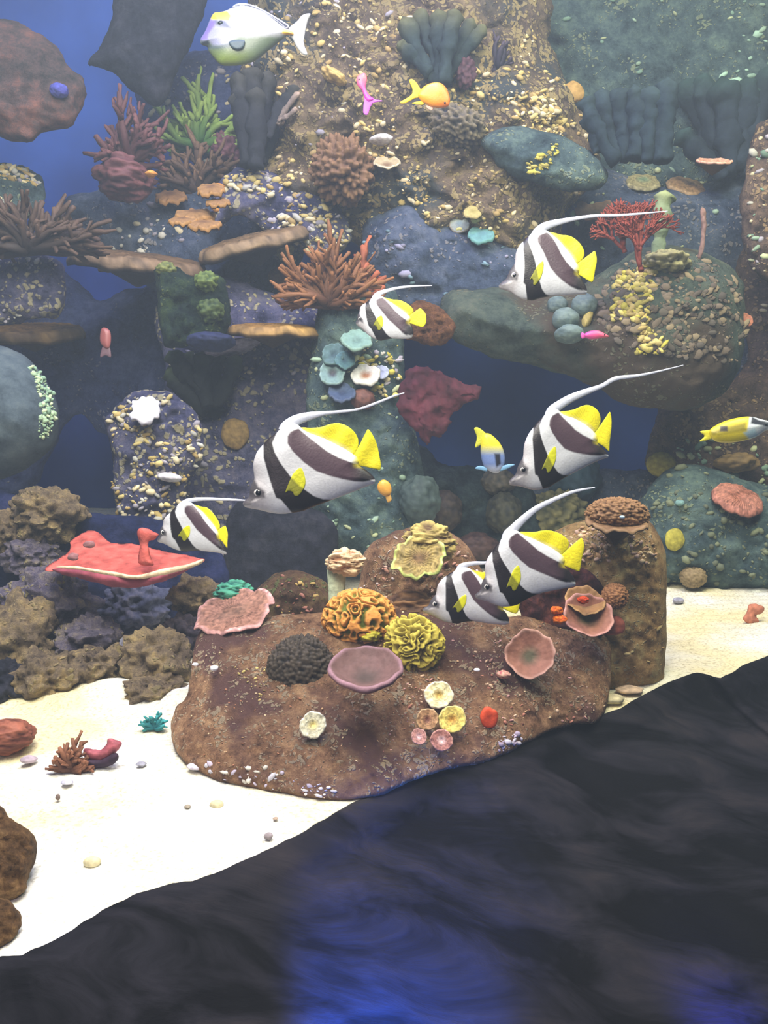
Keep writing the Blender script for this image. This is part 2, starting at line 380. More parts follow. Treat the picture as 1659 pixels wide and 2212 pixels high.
def ball(name, u, v, d, wpx, hpx, mat=None, dpx=None, amp=0.1, fr=1.5, knob=0.0, kn=5.0, seed=0, cols=None, nr=40, ns=64, mode='knob', tilt=0.0, parent=None, bottom=None, **t):
    """rounded coral head: displaced ellipsoid, two-tone by relief"""
    d = snap(u, v, d, (dpx or wpx) * 0.22); s = d / FPX * K; th = np.linspace(0, math.pi, nr + 1); ph = np.linspace(0, 2 * math.pi, ns, endpoint=False); A, B = np.meshgrid(th, ph, indexing='ij')
    n = np.stack([np.sin(A) * np.cos(B), np.cos(A), np.sin(A) * np.sin(B)], -1)
    r = 1 + amp * fbm(n * fr + seed * 5.1, seed, 4); rel = np.zeros(A.shape)
    asp = np.array([wpx, hpx, dpx or wpx]) / max(wpx, hpx)
    if mode == 'knob': wv = worley(n * asp * kn + seed * 3.7, seed); rel = np.clip(1 - wv * 1.25, 0, 1) ** 0.7
    elif mode == 'brain':
        f = vnoise(n * asp * kn + seed * 2.2, seed) + 0.35 * vnoise(n * asp * kn * 2.1, seed + 5); rel = 0.5 + 0.5 * np.sin(f * 10.0); rel = np.clip(rel * 1.5 - 0.2, 0, 1)
    elif mode == 'layer': f = fbm(n * asp * kn * np.array([0.45, 1.6, 0.5]), seed, 4); rel = np.clip(0.5 + f * 1.4, 0, 1)
    r = r + knob * (rel - 0.5)
    off = n * r[..., None] * np.array([wpx / 2, hpx / 2, (dpx or wpx) / 2]) * s
    cs, sn = math.cos(tilt), math.sin(tilt); ox = off[..., 0] * cs - off[..., 1] * sn; oy = off[..., 0] * sn + off[..., 1] * cs
    V = (P(u, v, d) + ox[..., None] * Rv + oy[..., None] * Uv + off[..., 2:3] * Fv)
    if bottom is not None: V[..., 2] = np.maximum(V[..., 2], bottom)
    V = V.reshape(-1, 3); F = []
    for i in range(nr):
        for j in range(ns):
            a = i * ns + j; b = i * ns + (j + 1) % ns
            F.append((a, b, b + ns, a + ns))
    col = None
    if cols is not None:
        lo, hi = np.array(lin(cols[0])), np.array(lin(cols[1])); k = rel.reshape(-1, 1) if knob else (0.5 + fbm(n * 5, seed + 9, 3)).reshape(-1, 1)
        k = np.clip(k, 0, 1); col = np.clip((lo * (1 - k) + hi * k) * (1 + 0.2 * fbm(n * 9, seed + 4, 3).reshape(-1, 1)), 0, 1); mat = mat or mat_attr('coral_skin', 0.65, 0.25, 0.4, 90)
    return mk(name, V, F, mat, parent=parent, col=col, **t)
def bush(name, u, v, d, wpx, hpx, mat=None, n=26, r=5, seed=0, sub=3, cols=None, up=1.0, depth=0.8, curl=0.2, parent=None, tip=0.55, **t):
    """branching coral growing from one foot (u, v)"""
    d = snap(u, v - hpx * 0.25, d, wpx * 0.12); rs = np.random.RandomState(seed); s = d / FPX * K; c = P(u, v, d); acc = Acc()
    lo, hi = (np.array(lin(cols[0])), np.array(lin(cols[1]))) if cols else (np.ones(3), np.ones(3))
    for i in range(n):
        a = math.pi * (i + rs.rand()) / n; el = rs.uniform(-0.9, 0.9)
        dr = math.cos(a) * wpx / 2 * Rv + (math.sin(a) * up * hpx * rs.uniform(0.5, 1.0)) * Uv + el * depth * wpx / 2 * Fv
        dr = dr * s * rs.uniform(0.75, 1.05); side = rs.uniform(-1, 1, 3); side /= np.linalg.norm(side); L_ = np.linalg.norm(dr)
        tt = np.linspace(0, 1, 7)[:, None]; pts = c + dr * tt + side * np.sin(tt * math.pi) * L_ * curl
        cc = lo * (1 - tt ** 1.5) + hi * tt ** 1.5
        tube(acc, pts, r * s * np.linspace(1.5, tip * 1.4, 7), 7, cc)
        for k in range(sub):
            q = rs.uniform(0.3, 0.85); b = c + dr * q + side * math.sin(q * math.pi) * L_ * curl
            d2 = dr * 0.35 * rs.uniform(0.5, 1) + rs.uniform(-1, 1, 3) * L_ * 0.22
            t2 = np.linspace(0, 1, 4)[:, None]; c2 = (lo * (1 - q) + hi * q) * (1 - t2) + hi * t2
            tube(acc, b + d2 * t2, r * s * np.linspace(0.9, tip, 4), 6, c2)
    m = mat or mat_attr('coral_skin', 0.65, 0.25, 0.4, 90); VV = np.vstack(acc.V); rm = r * s; q = VV / rm
    VV = VV + np.stack([fbm(q * 0.45, seed, 3), fbm(q * 0.45, seed + 9, 3), fbm(q * 0.45, seed + 19, 3)], -1) * rm * 1.1; acc.C = [np.vstack(acc.C) * (1 + 0.6 * fbm(q * 0.3, seed + 4, 3)[:, None])]
    return mk(name, VV, acc.F, m, parent=parent, col=np.clip(np.vstack(acc.C), 0, 1) if cols else None, **t)
def fan(name, u, v, d, ang, L_, mat=None, r=3.0, spread=0.5, seed=0, gen=5, cols=None, kids=3, parent=None, **t):
    """sea fan: branches forking in one upright sheet"""
    rs = np.random.RandomState(seed); s = d / FPX * K; acc = Acc(); lo, hi = np.array(lin(cols[0])), np.array(lin(cols[1]))
    def grow(u, v, a, L_, r, k, dz):
        L_ = L_ * (0.25 if k == gen else 1.0); m = 4; us = [u]; vs = [v]; aa = a; zs = [dz]
        for i in range(m):
            aa += rs.uniform(-0.14, 0.14); us.append(us[-1] + math.cos(aa) * L_ / m); vs.append(vs[-1] - math.sin(aa) * L_ / m); zs.append(zs[-1] + rs.uniform(-0.006, 0.006))
        f = 1 - k / gen; cc = np.tile(lo * (1 - f) + hi * f, (m + 1, 1))
        tube(acc, P(us, vs, d + np.array(zs)), r * s * np.linspace(1, 0.75, m + 1), 6, cc)
        if k > 0:
            for j in range(kids):
                q = m if j == 0 else rs.randint(2, m + 1)
                grow(us[q], vs[q], aa + (j - (kids - 1) / 2) * spread * 2 / max(1, kids - 1) + rs.uniform(-0.18, 0.18), L_ / (0.25 if k == gen else 1.0) * rs.uniform(0.62, 0.86), r * 0.78, k - 1, zs[q])
    grow(u, v, ang, L_, r, gen, 0.0)
    return mk(name, np.vstack(acc.V), acc.F, mat or mat_attr('coral_skin', 0.65, 0.25, 0.4, 90), parent=parent, col=np.vstack(acc.C), **t)
def tubes(name, d, items, cols, seed=0, parent=None, **t):
    """cluster of finger or tube sponges: (foot u,v, tip u,v, radius)"""
    d = min(snap(it[0] * (1 - q) + it[2] * q, it[1] * (1 - q) + it[3] * q, d, items[0][4] * 0.8) for it in items for q in (0.05, 0.5)); rs = np.random.RandomState(seed); s = d / FPX * K; acc = Acc(); lo, hi = np.array(lin(cols[0])), np.array(lin(cols[1]))
    for (u0, v0, u1, v1, r) in items:
        tt = np.linspace(0, 1, 22); bend = rs.uniform(-8, 8)
        uu = u0 + (u1 - u0) * tt + bend * np.sin(tt * math.pi); vv = v0 + (v1 - v0) * tt
        rr = r * s * (0.62 + 0.38 * tt ** 0.7 + 0.10 * np.sin(tt * 11 + bend) + 0.05 * np.sin(tt * 27 + bend)); rr = rr * (1 + 0.10 * rs.uniform(-1, 1, 22)); rr[-1] *= 0.62; k = np.clip((tt - 0.6) / 0.4, 0, 1)[:, None] ** 2
        tube(acc, P(uu, vv, d + rs.uniform(-0.07, 0.07)), rr, 16, lo * (1 - k) + hi * k)
    VV = np.vstack(acc.V); rm = items[0][4] * s; q = VV / rm
    VV = VV + np.stack([fbm(q * 0.9, seed, 3), fbm(q * 0.9, seed + 9, 3), fbm(q * 0.9, seed + 19, 3)], -1) * rm * 0.42
    CC = np.vstack(acc.C) * (1 + 0.5 * fbm(q * 1.3, seed + 4, 3)[:, None]); 
    return mk(name, VV, acc.F, mat_attr('sponge_skin', 0.85, 0.15, 0.9, 45), parent=parent, col=np.clip(CC, 0, 1), **t)

# ------------------------------------------------------------------ fish
def fishpart(name, poly, d, T, D, sp, colf, parent, mat, sm=4, yawd=0.0, u0=0.0, wave=0.0, conv=None, both=1.0, off=0.0, rimt=0.0, **t):
    """body or fin: outline swollen to a real thickness, colours by markings"""
    pl = smoothpoly(poly, sm) if sm else np.array(poly, float)
    pts, quads, dist, rim = inflate(pl, sp); x = np.clip(dist / D, 0, 1); th = T * np.sqrt(1 - (1 - x) ** 2)
    col = colf(pts, dist) if callable(colf) else np.tile(lin(colf), (len(pts), 1))
    q = conv(pts) if conv else pts; s = d / FPX
    dd = d + yawd * (q[:, 0] - u0) * s - off * s
    if wave: dd = dd + wave * s * np.sin(q[:, 0] / 9.0 + q[:, 1] / 13.0)
    front = P(q[:, 0], q[:, 1], dd - th * s); back = P(q[:, 0], q[:, 1], dd + th * both * s)
    V, F, inner = solid(pts, quads, rim, front, back); C = np.vstack([col, col[inner]])
    return mk(name, V, F, mat, parent=parent, col=C, **t)
def tps(src, dst):
    src = np.array(src, float); dst = np.array(dst, float); n = len(src)
    def U(r): return np.where(r > 0, r * r * np.log(r + 1e-9), 0)
    Km = U(np.linalg.norm(src[:, None] - src[None], axis=-1)) + np.eye(n) * 900.0
    Pm = np.hstack([np.ones((n, 1)), src]); A = np.zeros((n + 3, n + 3)); A[:n, :n] = Km; A[:n, n:] = Pm; A[n:, :n] = Pm.T
    W = np.linalg.solve(A, np.vstack([dst, np.zeros((3, 2))]))
    def f(p):
        p = np.asarray(p, float); return U(np.linalg.norm(p[:, None] - src[None], axis=-1)) @ W[:n] + np.hstack([np.ones((len(p), 1)), p]) @ W[n:]
    return f
BODY = [(102, 1108), (118, 1085), (160, 1045), (165, 985), (188, 920), (205, 880), (196, 800), (197, 740), (228, 650), (285, 580), (335, 525), (415, 465), (470, 410), (530, 385), (590, 400), (640, 445), (700, 478), (800, 512), (900, 560), (1000, 610), (1090, 668), (1125, 690), (1145, 730), (1140, 768), (1200, 805), (1255, 850), (1284, 890), (1280, 930), (1200, 962), (1050, 1022), (900, 1078), (800, 1115), (700, 1152), (640, 1177), (555, 1192), (450, 1203), (350, 1193), (250, 1168), (140, 1148), (108, 1128)]
DORS = [(590, 440), (640, 428), (700, 432), (800, 426), (880, 400), (960, 391), (1040, 418), (1100, 468), (1134, 530), (1138, 590), (1118, 640), (1094, 668), (1040, 660), (980, 622), (900, 585), (800, 545), (700, 512), (620, 480)]
TAILF = [(1090, 690), (1115, 640), (1150, 580), (1200, 480), (1225, 445), (1262, 490), (1300, 570), (1325, 680), (1340, 798), (1280, 800), (1200, 782), (1140, 770), (1120, 735)]
PECT = [(620, 790), (560, 835), (525, 900), (482, 1010), (515, 996), (550, 1010), (562, 1038), (600, 1040), (640, 990), (662, 930), (655, 860)]
B1 = np.array([(283, 560), (288, 700), (330, 850), (370, 980), (400, 1060), (440, 1072), (480, 1120), (560, 1215), (700, 1180), (920, 1090), (905, 1076), (820, 1072), (740, 1045), (620, 960), (530, 870), (440, 750), (385, 650), (365, 570), (425, 440)], float)
B2 = np.array([(600, 438), (530, 465), (503, 510), (503, 570), (550, 645), (650, 742), (760, 820), (880, 862), (1000, 892), (1100, 912), (1180, 916), (1300, 892), (1220, 800), (1140, 762), (1080, 745), (960, 700), (850, 640), (750, 560), (680, 505)], float)
MASK = np.array([(205, 880), (160, 900), (150, 1010), (90, 1070), (100, 1125), (165, 1115), (215, 1070), (300, 1060), (300, 1000), (240, 960)], float)
def bandmix(pts, poly, soft=10):
    ins = inside(pts, poly); dd, _ = nearest(pts, poly); sd = np.where(ins, dd, -dd); return np.clip(sd / soft + 0.5, 0, 1)[:, None]
def banner_cols(pts, dist):
    white = np.array(lin((214, 216, 218))); c = np.tile(white, (len(pts), 1))
    head = np.clip((330 - pts[:, :1] + (pts[:, 1:] - 850) * 0.25) / 120, 0, 1); c = c * (1 - 0.45 * head) + np.array(lin((176, 160, 156))) * 0.45 * head
    n = 0.04 * fbm(np.column_stack([pts / 40, pts[:, 0] * 0]), 3, 3)[:, None]; c = np.clip(c + n, 0, 1)
    m = bandmix(pts, MASK, 26) * 0.9; c = c * (1 - m) + np.array(lin((44, 38, 44))) * m
    m = bandmix(pts, B1, 9); dark = np.array(lin((24, 15, 16))) * np.clip(1.25 - (pts[:, 1:] - 500) / 1500, 0.6, 1.3); c = c * (1 - m) + dark * m
    f = np.clip((pts[:, :1] - 1040) / 130, 0, 1); b2 = np.array(lin((78, 58, 66))) * (1 - f) + np.array(lin((26, 18, 20))) * f
    m = bandmix(pts, B2, 11); c = c * (1 - m) + b2 * m
    y = np.clip((pts[:, :1] - 1075) / 60, 0, 1) * np.clip((800 - pts[:, 1:]) / 60, 0, 1) * np.clip((pts[:, 1:] - 640) / 30, 0, 1); c = c * (1 - y) + np.array(lin((250, 235, 60))) * y
    return c
def yellow_cols(pts, dist):
    c = np.tile(np.array(lin((247, 232, 18))), (len(pts), 1)); r = 0.13 * np.sin(np.arctan2(pts[:, 1] - 700, pts[:, 0] - 1060) * 90)[:, None]
    e = np.clip(1 - dist / 16, 0, 1)[:, None]; c = c * (1 - e * 0.35) + np.array(lin((190, 205, 20))) * e * 0.35; return np.clip(c * (1 + r), 0, 1)
def dors_cols(pts, dist):
    c = yellow_cols(pts, dist); lower, _ = nearest(pts, np.array([(560, 450), (700, 512), (800, 545), (900, 585), (980, 622), (1040, 660), (1040, 661), (560, 451)], float)); m = np.clip(1 - lower / 60, 0, 1)[:, None] ** 1.3 * 0.75
    return c * (1 - m) + np.array(lin((238, 225, 220))) * m
SRC = dict(snout=(105, 1108), base=(470, 410), notch=(1110, 665), tailtop=(1225, 445), tailbot=(1340, 800), anal=(1284, 900), belly=(555, 1190), dtop=(960, 392), eye=(245, 1015), ydf=(600, 432), fore=(285, 585), b1r=(900, 1076))
FM = mat_attr('fish_skin', 0.42, 0.5, 0.12, 260)
FINM = mat_attr('fin_skin', 0.5, 0.4, 0.2, 200)
def bannerfish(label, d, lm, fil, yawd=0.0, sp=9.0):
    conv = tps([SRC[k] for k in lm], [lm[k] for k in lm]); pts = conv(np.array(BODY, float)); u0 = pts[:, 0].mean()
    sc1 = (pts[:, 0].max() - pts[:, 0].min()) / 1180.0
    rt = root('bannerfish', P(u0, pts[:, 1].max(), d), label=label, cat='fish', group='bannerfish swimming over the reef')
    kw = dict(conv=conv, yawd=yawd, u0=u0)
    fishpart('body', BODY, d, 92 * sc1, 230, sp, banner_cols, rt, FM, **kw)
    fishpart('dorsal_fin', DORS, d, 9 * sc1, 60, sp, dors_cols, rt, FINM, wave=1.2 * sc1 * 4, label='yellow soft dorsal fin', **kw)
    fishpart('tail_fin', TAILF, d, 9 * sc1, 60, sp, yellow_cols, rt, FINM, wave=1.2 * sc1 * 4, label='yellow fan-shaped tail fin', **kw)
    for sgn in (1,):
        fishpart('pectoral_fin', PECT, d, 5 * sc1, 40, sp, lambda p, q: np.tile(lin((205, 205, 20)), (len(p), 1)) * (0.42 + 0.75 * (1 - bandmix(p, B1, 20))), rt, FINM, off=96 * sc1, label='yellow pectoral fin', **kw)
    e = conv(np.array([(245.0, 1015.0)]))[0]; er = 41 * sc1
    for sgn in (-1, 1):
        dd = d + yawd * (e[0] - u0) * d / FPX + sgn * 46 * sc1 * d / FPX
        ey = ball('eye', e[0], e[1], dd, er * 2.2, er * 2.2, dpx=er * 1.3, amp=0, cols=((205, 200, 190), (225, 222, 214)), nr=12, ns=20, parent=rt)
        s2 = ball('pupil', e[0], e[1], dd + sgn * er * 0.40 * d / FPX, er * 1.5, er * 1.5, mat=mat_plain('fish_pupil', (8, 8, 14), 0.15, 0.0, spec=0.8, bump=0), dpx=er * 0.9, amp=0, nr=10, ns=16, parent=ey)
    f = np.array(fil, float); acc = Acc(); n = 50; tt = np.linspace(0, len(f) - 1, n); ii = np.arange(len(f))
    def cr(k):
        o = []
        for t_ in tt:
            i = min(int(t_), len(f) - 2); q = t_ - i; a = f[max(i - 1, 0), k]; b = f[i, k]; c = f[i + 1, k]; e_ = f[min(i + 2, len(f) - 1), k]
            o.append(0.5 * (2 * b + (c - a) * q + (2 * a - 5 * b + 4 * c - e_) * q * q + (3 * b - a - 3 * c + e_) * q ** 3))
        return np.array(o)
    uu, vv, rr = cr(0), cr(1), np.maximum(cr(2), 0.6); s = d / FPX
    tube(acc, P(uu, vv, d + yawd * (uu - u0) * s), rr * s * K, 8, np.array(lin((216, 220, 232))), flat=0.35)
    mk('dorsal_pennant', np.vstack(acc.V), acc.F, FINM, parent=rt, col=np.vstack(acc.C), label='long trailing white dorsal filament')
    return rt

# ================================================================== THE PLACE
# ------------------------------------------------------------------ setting: back wall, sand, dark front ledge
def quadgrid(nu, nv): return [(i * nv + j, i * nv + j + 1, (i + 1) * nv + j + 1, (i + 1) * nv + j) for i in range(nu - 1) for j in range(nv - 1)]
wm = mat_plain('water_blue_wall', (50, 88, 170), 0.9, 0.25, 1.2, 0.1)  # blue of the deep hazy water is put into the wall colour
X, Z = np.meshgrid(np.linspace(-5, 5, 40), np.linspace(-0.1, 3.6, 20), indexing='ij')
Y = 4.7 + 0.06 * fbm(np.stack([X, Z, X * 0], -1), 4)
V = np.stack([X, Y, Z], -1).reshape(-1, 3); F = quadgrid(40, 20); nV = len(V)
V2 = V.copy(); V2[:, 1] += 0.3; mk('wall_back', np.vstack([V, V2]), F + [tuple(nV + x for x in f[::-1]) for f in F], wm, kind='structure')

LINE = [(-260, 2190), (-120, 2115), (0, 2070), (45, 2066), (130, 2028), (200, 1985), (250, 1958), (300, 1935), (370, 1912), (410, 1909), (460, 1890), (520, 1862), (580, 1835), (640, 1805), (700, 1770), (760, 1735), (830, 1705), (880, 1678), (950, 1655), (1020, 1648), (1060, 1635), (1100, 1617), (1130, 1600), (1180, 1573), (1240, 1555), (1295, 1547), (1340, 1530), (1400, 1495), (1450, 1470), (1500, 1455), (1555, 1467), (1600, 1440), (1659, 1415), (1800, 1350), (1960, 1300)]
LX = np.array(LINE, float)
def line_v(u): return np.interp(u, LX[:, 0], LX[:, 1]) + 2.0 * vnoise(np.stack([u / 22.0, u * 0, u * 0], -1), 5)
us = np.linspace(-250, 1950, 420); vf = line_v(us); front = P(us, vf, g(vf)); front[:, 2] = 0
nv = 200; tt = np.linspace(0, 1, nv) ** 1.15; dfar = 6.2
back = front + (np.stack([(us - 829.5) / FPX * dfar * K, np.full_like(us, 4.65), us * 0], -1) - front)
S = front[:, None] * (1 - tt[None, :, None]) + back[:, None] * tt[None, :, None]
xy = np.stack([S[..., 0], S[..., 1], S[..., 0] * 0], -1)
fade = np.clip(tt * 9, 0, 1)[None]
S[..., 2] = fade * (0.012 * fbm(xy * 4, 3, 4) + 0.004 * fbm(xy * 26, 8, 3) + 0.0025 * np.sin(xy[..., 1] * 120 + 4 * fbm(xy * 5, 2, 2)) * (xy[..., 0] > 0.7))
def dune(cx, cy, r, h, ax=1.0): 
    global S
    S[..., 2] += h * np.exp(-(((S[..., 0] - cx) / ax) ** 2 + (S[..., 1] - cy) ** 2) / (2 * r * r))
c = P(245, 1492, g(1492)); dune(c[0], c[1], 0.045, 0.03, 1.2); c = P(400, 1510, g(1510)); dune(c[0], c[1], 0.04, 0.03); c = P(150, 1520, g(1520)); dune(c[0], c[1], 0.03, 0.02)
sm, N, L, b = newmat('white_coral_sand', 0.95, 0.1)
tc = N.new('ShaderNodeTexCoord'); n1 = N.new('ShaderNodeTexNoise'); n1.inputs['Scale'].default_value = 3.2; n1.inputs['Detail'].default_value = 6
n2 = N.new('ShaderNodeTexNoise'); n2.inputs['Scale'].default_value = 130; n2.inputs['Detail'].default_value = 6
L.new(tc.outputs['Object'], n1.inputs['Vector']); L.new(tc.outputs['Object'], n2.inputs['Vector'])
r1 = N.new('ShaderNodeValToRGB'); r1.color_ramp.elements[0].position = 0.42; r1.color_ramp.elements[0].color = rgba((232, 234, 224)); r1.color_ramp.elements[1].position = 0.62; r1.color_ramp.elements[1].color = rgba((226, 216, 170))
r2 = N.new('ShaderNodeValToRGB'); r2.color_ramp.elements[0].position = 0.30; r2.color_ramp.elements[0].color = (0.55, 0.52, 0.46, 1); r2.color_ramp.elements[1].position = 0.5; r2.color_ramp.elements[1].color = (1, 1, 1, 1)
L.new(n1.outputs['Fac'], r1.inputs['Fac']); L.new(n2.outputs['Fac'], r2.inputs['Fac'])
mu = N.new('ShaderNodeMix'); mu.data_type = 'RGBA'; mu.blend_type = 'MULTIPLY'; mu.inputs['Factor'].default_value = 0.8
L.new(r1.outputs['Color'], mu.inputs['A']); L.new(r2.outputs['Color'], mu.inputs['B']); L.new(mu.outputs['Result'], b.inputs['Base Color'])
bp = N.new('ShaderNodeBump'); bp.inputs['Strength'].default_value = 0.5; bp.inputs['Distance'].default_value = 0.01; L.new(n2.outputs['Fac'], bp.inputs['Height']); L.new(bp.outputs['Normal'], b.inputs['Normal'])
SB = S.copy(); SB[..., 2] = -0.06; nS = S.shape[0] * S.shape[1]
F = quadgrid(len(us), nv); Fb = [tuple(nS + x for x in f[::-1]) for f in F]
Fs = [(i * nv, (i + 1) * nv, nS + (i + 1) * nv, nS + i * nv) for i in range(len(us) - 1)]
mk('floor', np.vstack([S.reshape(-1, 3), SB.reshape(-1, 3)]), F + Fb + Fs, sm, kind='structure')

# dark ledge in front of the sand: a rounded lip, then rough stone falling towards the viewer
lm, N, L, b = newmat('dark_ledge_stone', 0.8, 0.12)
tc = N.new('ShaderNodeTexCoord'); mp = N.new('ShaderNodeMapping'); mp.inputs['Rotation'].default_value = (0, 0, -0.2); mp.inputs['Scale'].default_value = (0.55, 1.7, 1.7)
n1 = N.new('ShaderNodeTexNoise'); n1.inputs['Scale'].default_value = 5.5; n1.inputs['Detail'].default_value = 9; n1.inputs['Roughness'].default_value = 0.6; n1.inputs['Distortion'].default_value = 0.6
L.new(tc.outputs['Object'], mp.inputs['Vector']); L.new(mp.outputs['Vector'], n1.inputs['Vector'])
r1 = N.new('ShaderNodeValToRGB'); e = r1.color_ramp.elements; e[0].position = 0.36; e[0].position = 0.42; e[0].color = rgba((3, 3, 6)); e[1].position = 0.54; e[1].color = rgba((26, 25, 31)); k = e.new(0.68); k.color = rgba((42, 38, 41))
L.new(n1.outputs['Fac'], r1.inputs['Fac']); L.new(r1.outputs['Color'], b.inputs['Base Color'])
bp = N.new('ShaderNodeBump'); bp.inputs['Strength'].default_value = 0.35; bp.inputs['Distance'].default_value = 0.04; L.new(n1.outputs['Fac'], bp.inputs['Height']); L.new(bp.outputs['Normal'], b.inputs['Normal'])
dirn = np.array([0.56, -0.83, 0]); so = np.concatenate([np.linspace(0, 0.06, 8), np.linspace(0.075, 1.7, 150)])
fr2 = front.copy(); Lg = np.zeros((len(us), len(so), 3))
for j, s_ in enumerate(so):
    p = fr2 + dirn * s_; z = 0.006 * np.sin(min(s_ / 0.02, 1) * math.pi) - 0.03 * min(s_ / 0.06, 1) ** 2 - 0.42 * max(0, s_ - 0.05)
    q = p.copy(); q[:, 2] = 0; p[:, 2] = z + min(s_ / 0.06, 1) * (0.045 * fbm(q * 2.6, 11, 3) + 0.006 * fbm(q * 9, 12, 4)) ; Lg[:, j] = p
LB = Lg.copy(); LB[..., 2] -= 0.5; n0 = Lg.shape[0] * Lg.shape[1]; F = quadgrid(len(us), len(so))
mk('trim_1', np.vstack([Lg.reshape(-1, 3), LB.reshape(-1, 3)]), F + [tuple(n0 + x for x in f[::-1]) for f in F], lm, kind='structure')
spot('blue_reflection_spot', (0.0, 0.95, -0.04), (0.0, 1.26, -0.20), 70, (0.01, 0.13, 1.0), 74, 0.5)  # added spot standing in for a blue reflection above the ledge
spot('blue_reflection_spot_right', (0.54, 1.12, -0.20), (0.52, 1.42, -0.34), 30, (0.02, 0.06, 1.0), 64, 0.8)  # second added spot, for the blue reflection at the right
spot('dim_ledge_fill', (-0.4, -0.1, 1.3), (-0.1, 1.15, 0.0), 40, (0.85, 0.65, 0.75), 62, 0.9)  # unseen fill added to lift the ledge near the sand

# ------------------------------------------------------------------ materials of the reef
M_tan = mat_rock('tan_reef', (66, 58, 54), (112, 98, 80), (150, 132, 98), (206, 184, 120), 0.42, 6, 55, 0.9, second=(86, 96, 96))
M_teal = mat_rock('teal_reef', (42, 60, 68), (72, 92, 94), (102, 122, 112), (150, 166, 130), 0.16, 5, 60, 0.8)
M_slate = mat_rock('slate_reef', (44, 56, 76), (70, 84, 104), (98, 108, 124), (150, 150, 150), 0.14, 5, 50, 0.8)
M_blue = mat_rock('blue_reef', (36, 46, 86), (58, 70, 112), (82, 92, 130), (150, 150, 165), 0.10, 4, 50, 0.7)
M_violet = mat_rock('violet_grey_reef', (44, 48, 80), (78, 80, 108), (112, 108, 124), (196, 188, 150), 0.26, 5, 45, 0.8)
M_brown = mat_rock('brown_reef', (54, 46, 46), (92, 78, 72), (124, 104, 86), (180, 150, 110), 0.22, 6, 55, 0.8)
M_isl = mat_rock('island_stone', (106, 76, 60), (166, 126, 94), (210, 170, 126), (226, 200, 160), 0.25, 13, 90, 1.0, second=(136, 100, 92))
M_col = mat_rock('column_stone', (134, 104, 72), (184, 148, 98), (220, 188, 130), (214, 196, 150), 0.20, 9, 85, 1.0)
M_rub = mat_rock('rubble_stone', (90, 80, 74), (150, 132, 104), (196, 172, 118), (196, 176, 116), 0.20, 9, 60, 1.0)
M_rubv = mat_rock('lilac_rubble_stone', (84, 80, 108), (130, 122, 140), (178, 164, 140), (206, 190, 136), 0.22, 9, 60, 1.0)
M_dark = mat_rock('dark_stone', (22, 24, 32), (38, 40, 50), (58, 58, 66), None, 0, 6, 60, 0.8)  # plain dark stone for the darkest rocks
M_pale = mat_rock('pale_green_stone', (62, 76, 74), (84, 98, 88), (104, 112, 96), (140, 140, 112), 0.12, 6, 60, 0.9, second=(104, 92, 78))
CREAM = ((214, 196, 128), (198, 176, 108), (228, 214, 170), (180, 156, 98)); PALE = ((190, 190, 176), (164, 160, 168), (206, 196, 158)); YEL = ((206, 196, 84), (222, 208, 120), (170, 160, 84)); GRN = ((150, 176, 150), (120, 150, 130), (186, 196, 150))

# ------------------------------------------------------------------ reef rock masses, from the back to the front
rock('reef_rock', 'dark teal rock filling the top right corner behind the dark tube sponges', 'rock', [(1080, -120), (1400, -160), (1800, -140), (1850, 150), (1820, 450), (1500, 460), (1280, 420), (1180, 240), (1080, 60)], 4.95, 110, 200, M_teal, 34, 150, 10, seed=3, lump=16, cell=60,
     growth=[dict(n=150, cols=GRN, r=(3, 7), seed=4, mask=0.05), dict(n=40, cols=((170, 205, 180),), r=(4, 9), seed=5, region=[(1560, 60), (1700, 60), (1700, 240), (1560, 240)], mask=-1)])
rock('reef_rock', 'blue grey rock wall in the far right background under the disc corals', 'rock', [(1240, 380), (1480, 400), (1760, 330), (1800, 600), (1780, 900), (1600, 940), (1480, 800), (1260, 620)], 4.7, 90, 160, M_slate, 30, 110, 9, seed=8, lump=12, cell=50,
     growth=[dict(n=90, cols=GRN, r=(3, 8), seed=4, mask=0.0)])
rock('reef_rock', 'large tan speckled reef mass across the top centre', 'rock', [(560, -120), (800, -150), (1060, -140), (1180, -60), (1180, 90), (1235, 190), (1285, 300), (1290, 380), (1230, 450), (1200, 540), (1110, 600), (960, 640), (850, 610), (760, 520), (640, 520), (545, 470), (515, 380), (560, 300), (530, 150)], 4.35, 140, 210, M_tan, 40, 110, 7, seed=12, lump=26, cell=46,
     growth=[dict(n=900, cols=CREAM, r=(2.5, 6.5), seed=2, mask=0.02), dict(n=260, cols=CREAM, r=(2.5, 6), seed=22, mask=-0.3, region=[(1080, 200), (1180, 200), (1290, 380), (1250, 430), (1170, 330)]), dict(n=120, cols=PALE, r=(3, 8), seed=3, mask=0.1)])
rock('reef_boulder', 'smooth blue green boulder bulging from the tan reef above the right-hand bannerfish', 'rock', [(1040, 300), (1110, 275), (1200, 290), (1290, 340), (1310, 390), (1260, 415), (1180, 405), (1100, 375)], 4.0, 55, 70, M_teal, 14, 60, 6, seed=15, lump=6, cell=30, growth=[dict(n=70, cols=YEL, r=(2, 5), seed=9, mask=0.1)])
rock('reef_rock', 'blue grey shadowed rock face between the two upper bannerfish', 'rock', [(790, 470), (900, 440), (1020, 500), (1110, 520), (1180, 600), (1220, 680), (1120, 740), (1000, 730), (900, 700), (830, 640), (790, 560)], 4.15, 70, 110, M_slate, 26, 90, 7, seed=18, lump=14, cell=44, growth=[dict(n=60, cols=((120, 150, 160), (150, 150, 170)), r=(3, 8), seed=9, mask=0.1)])  # shadowed part of the reef, its shade put into the slate colour
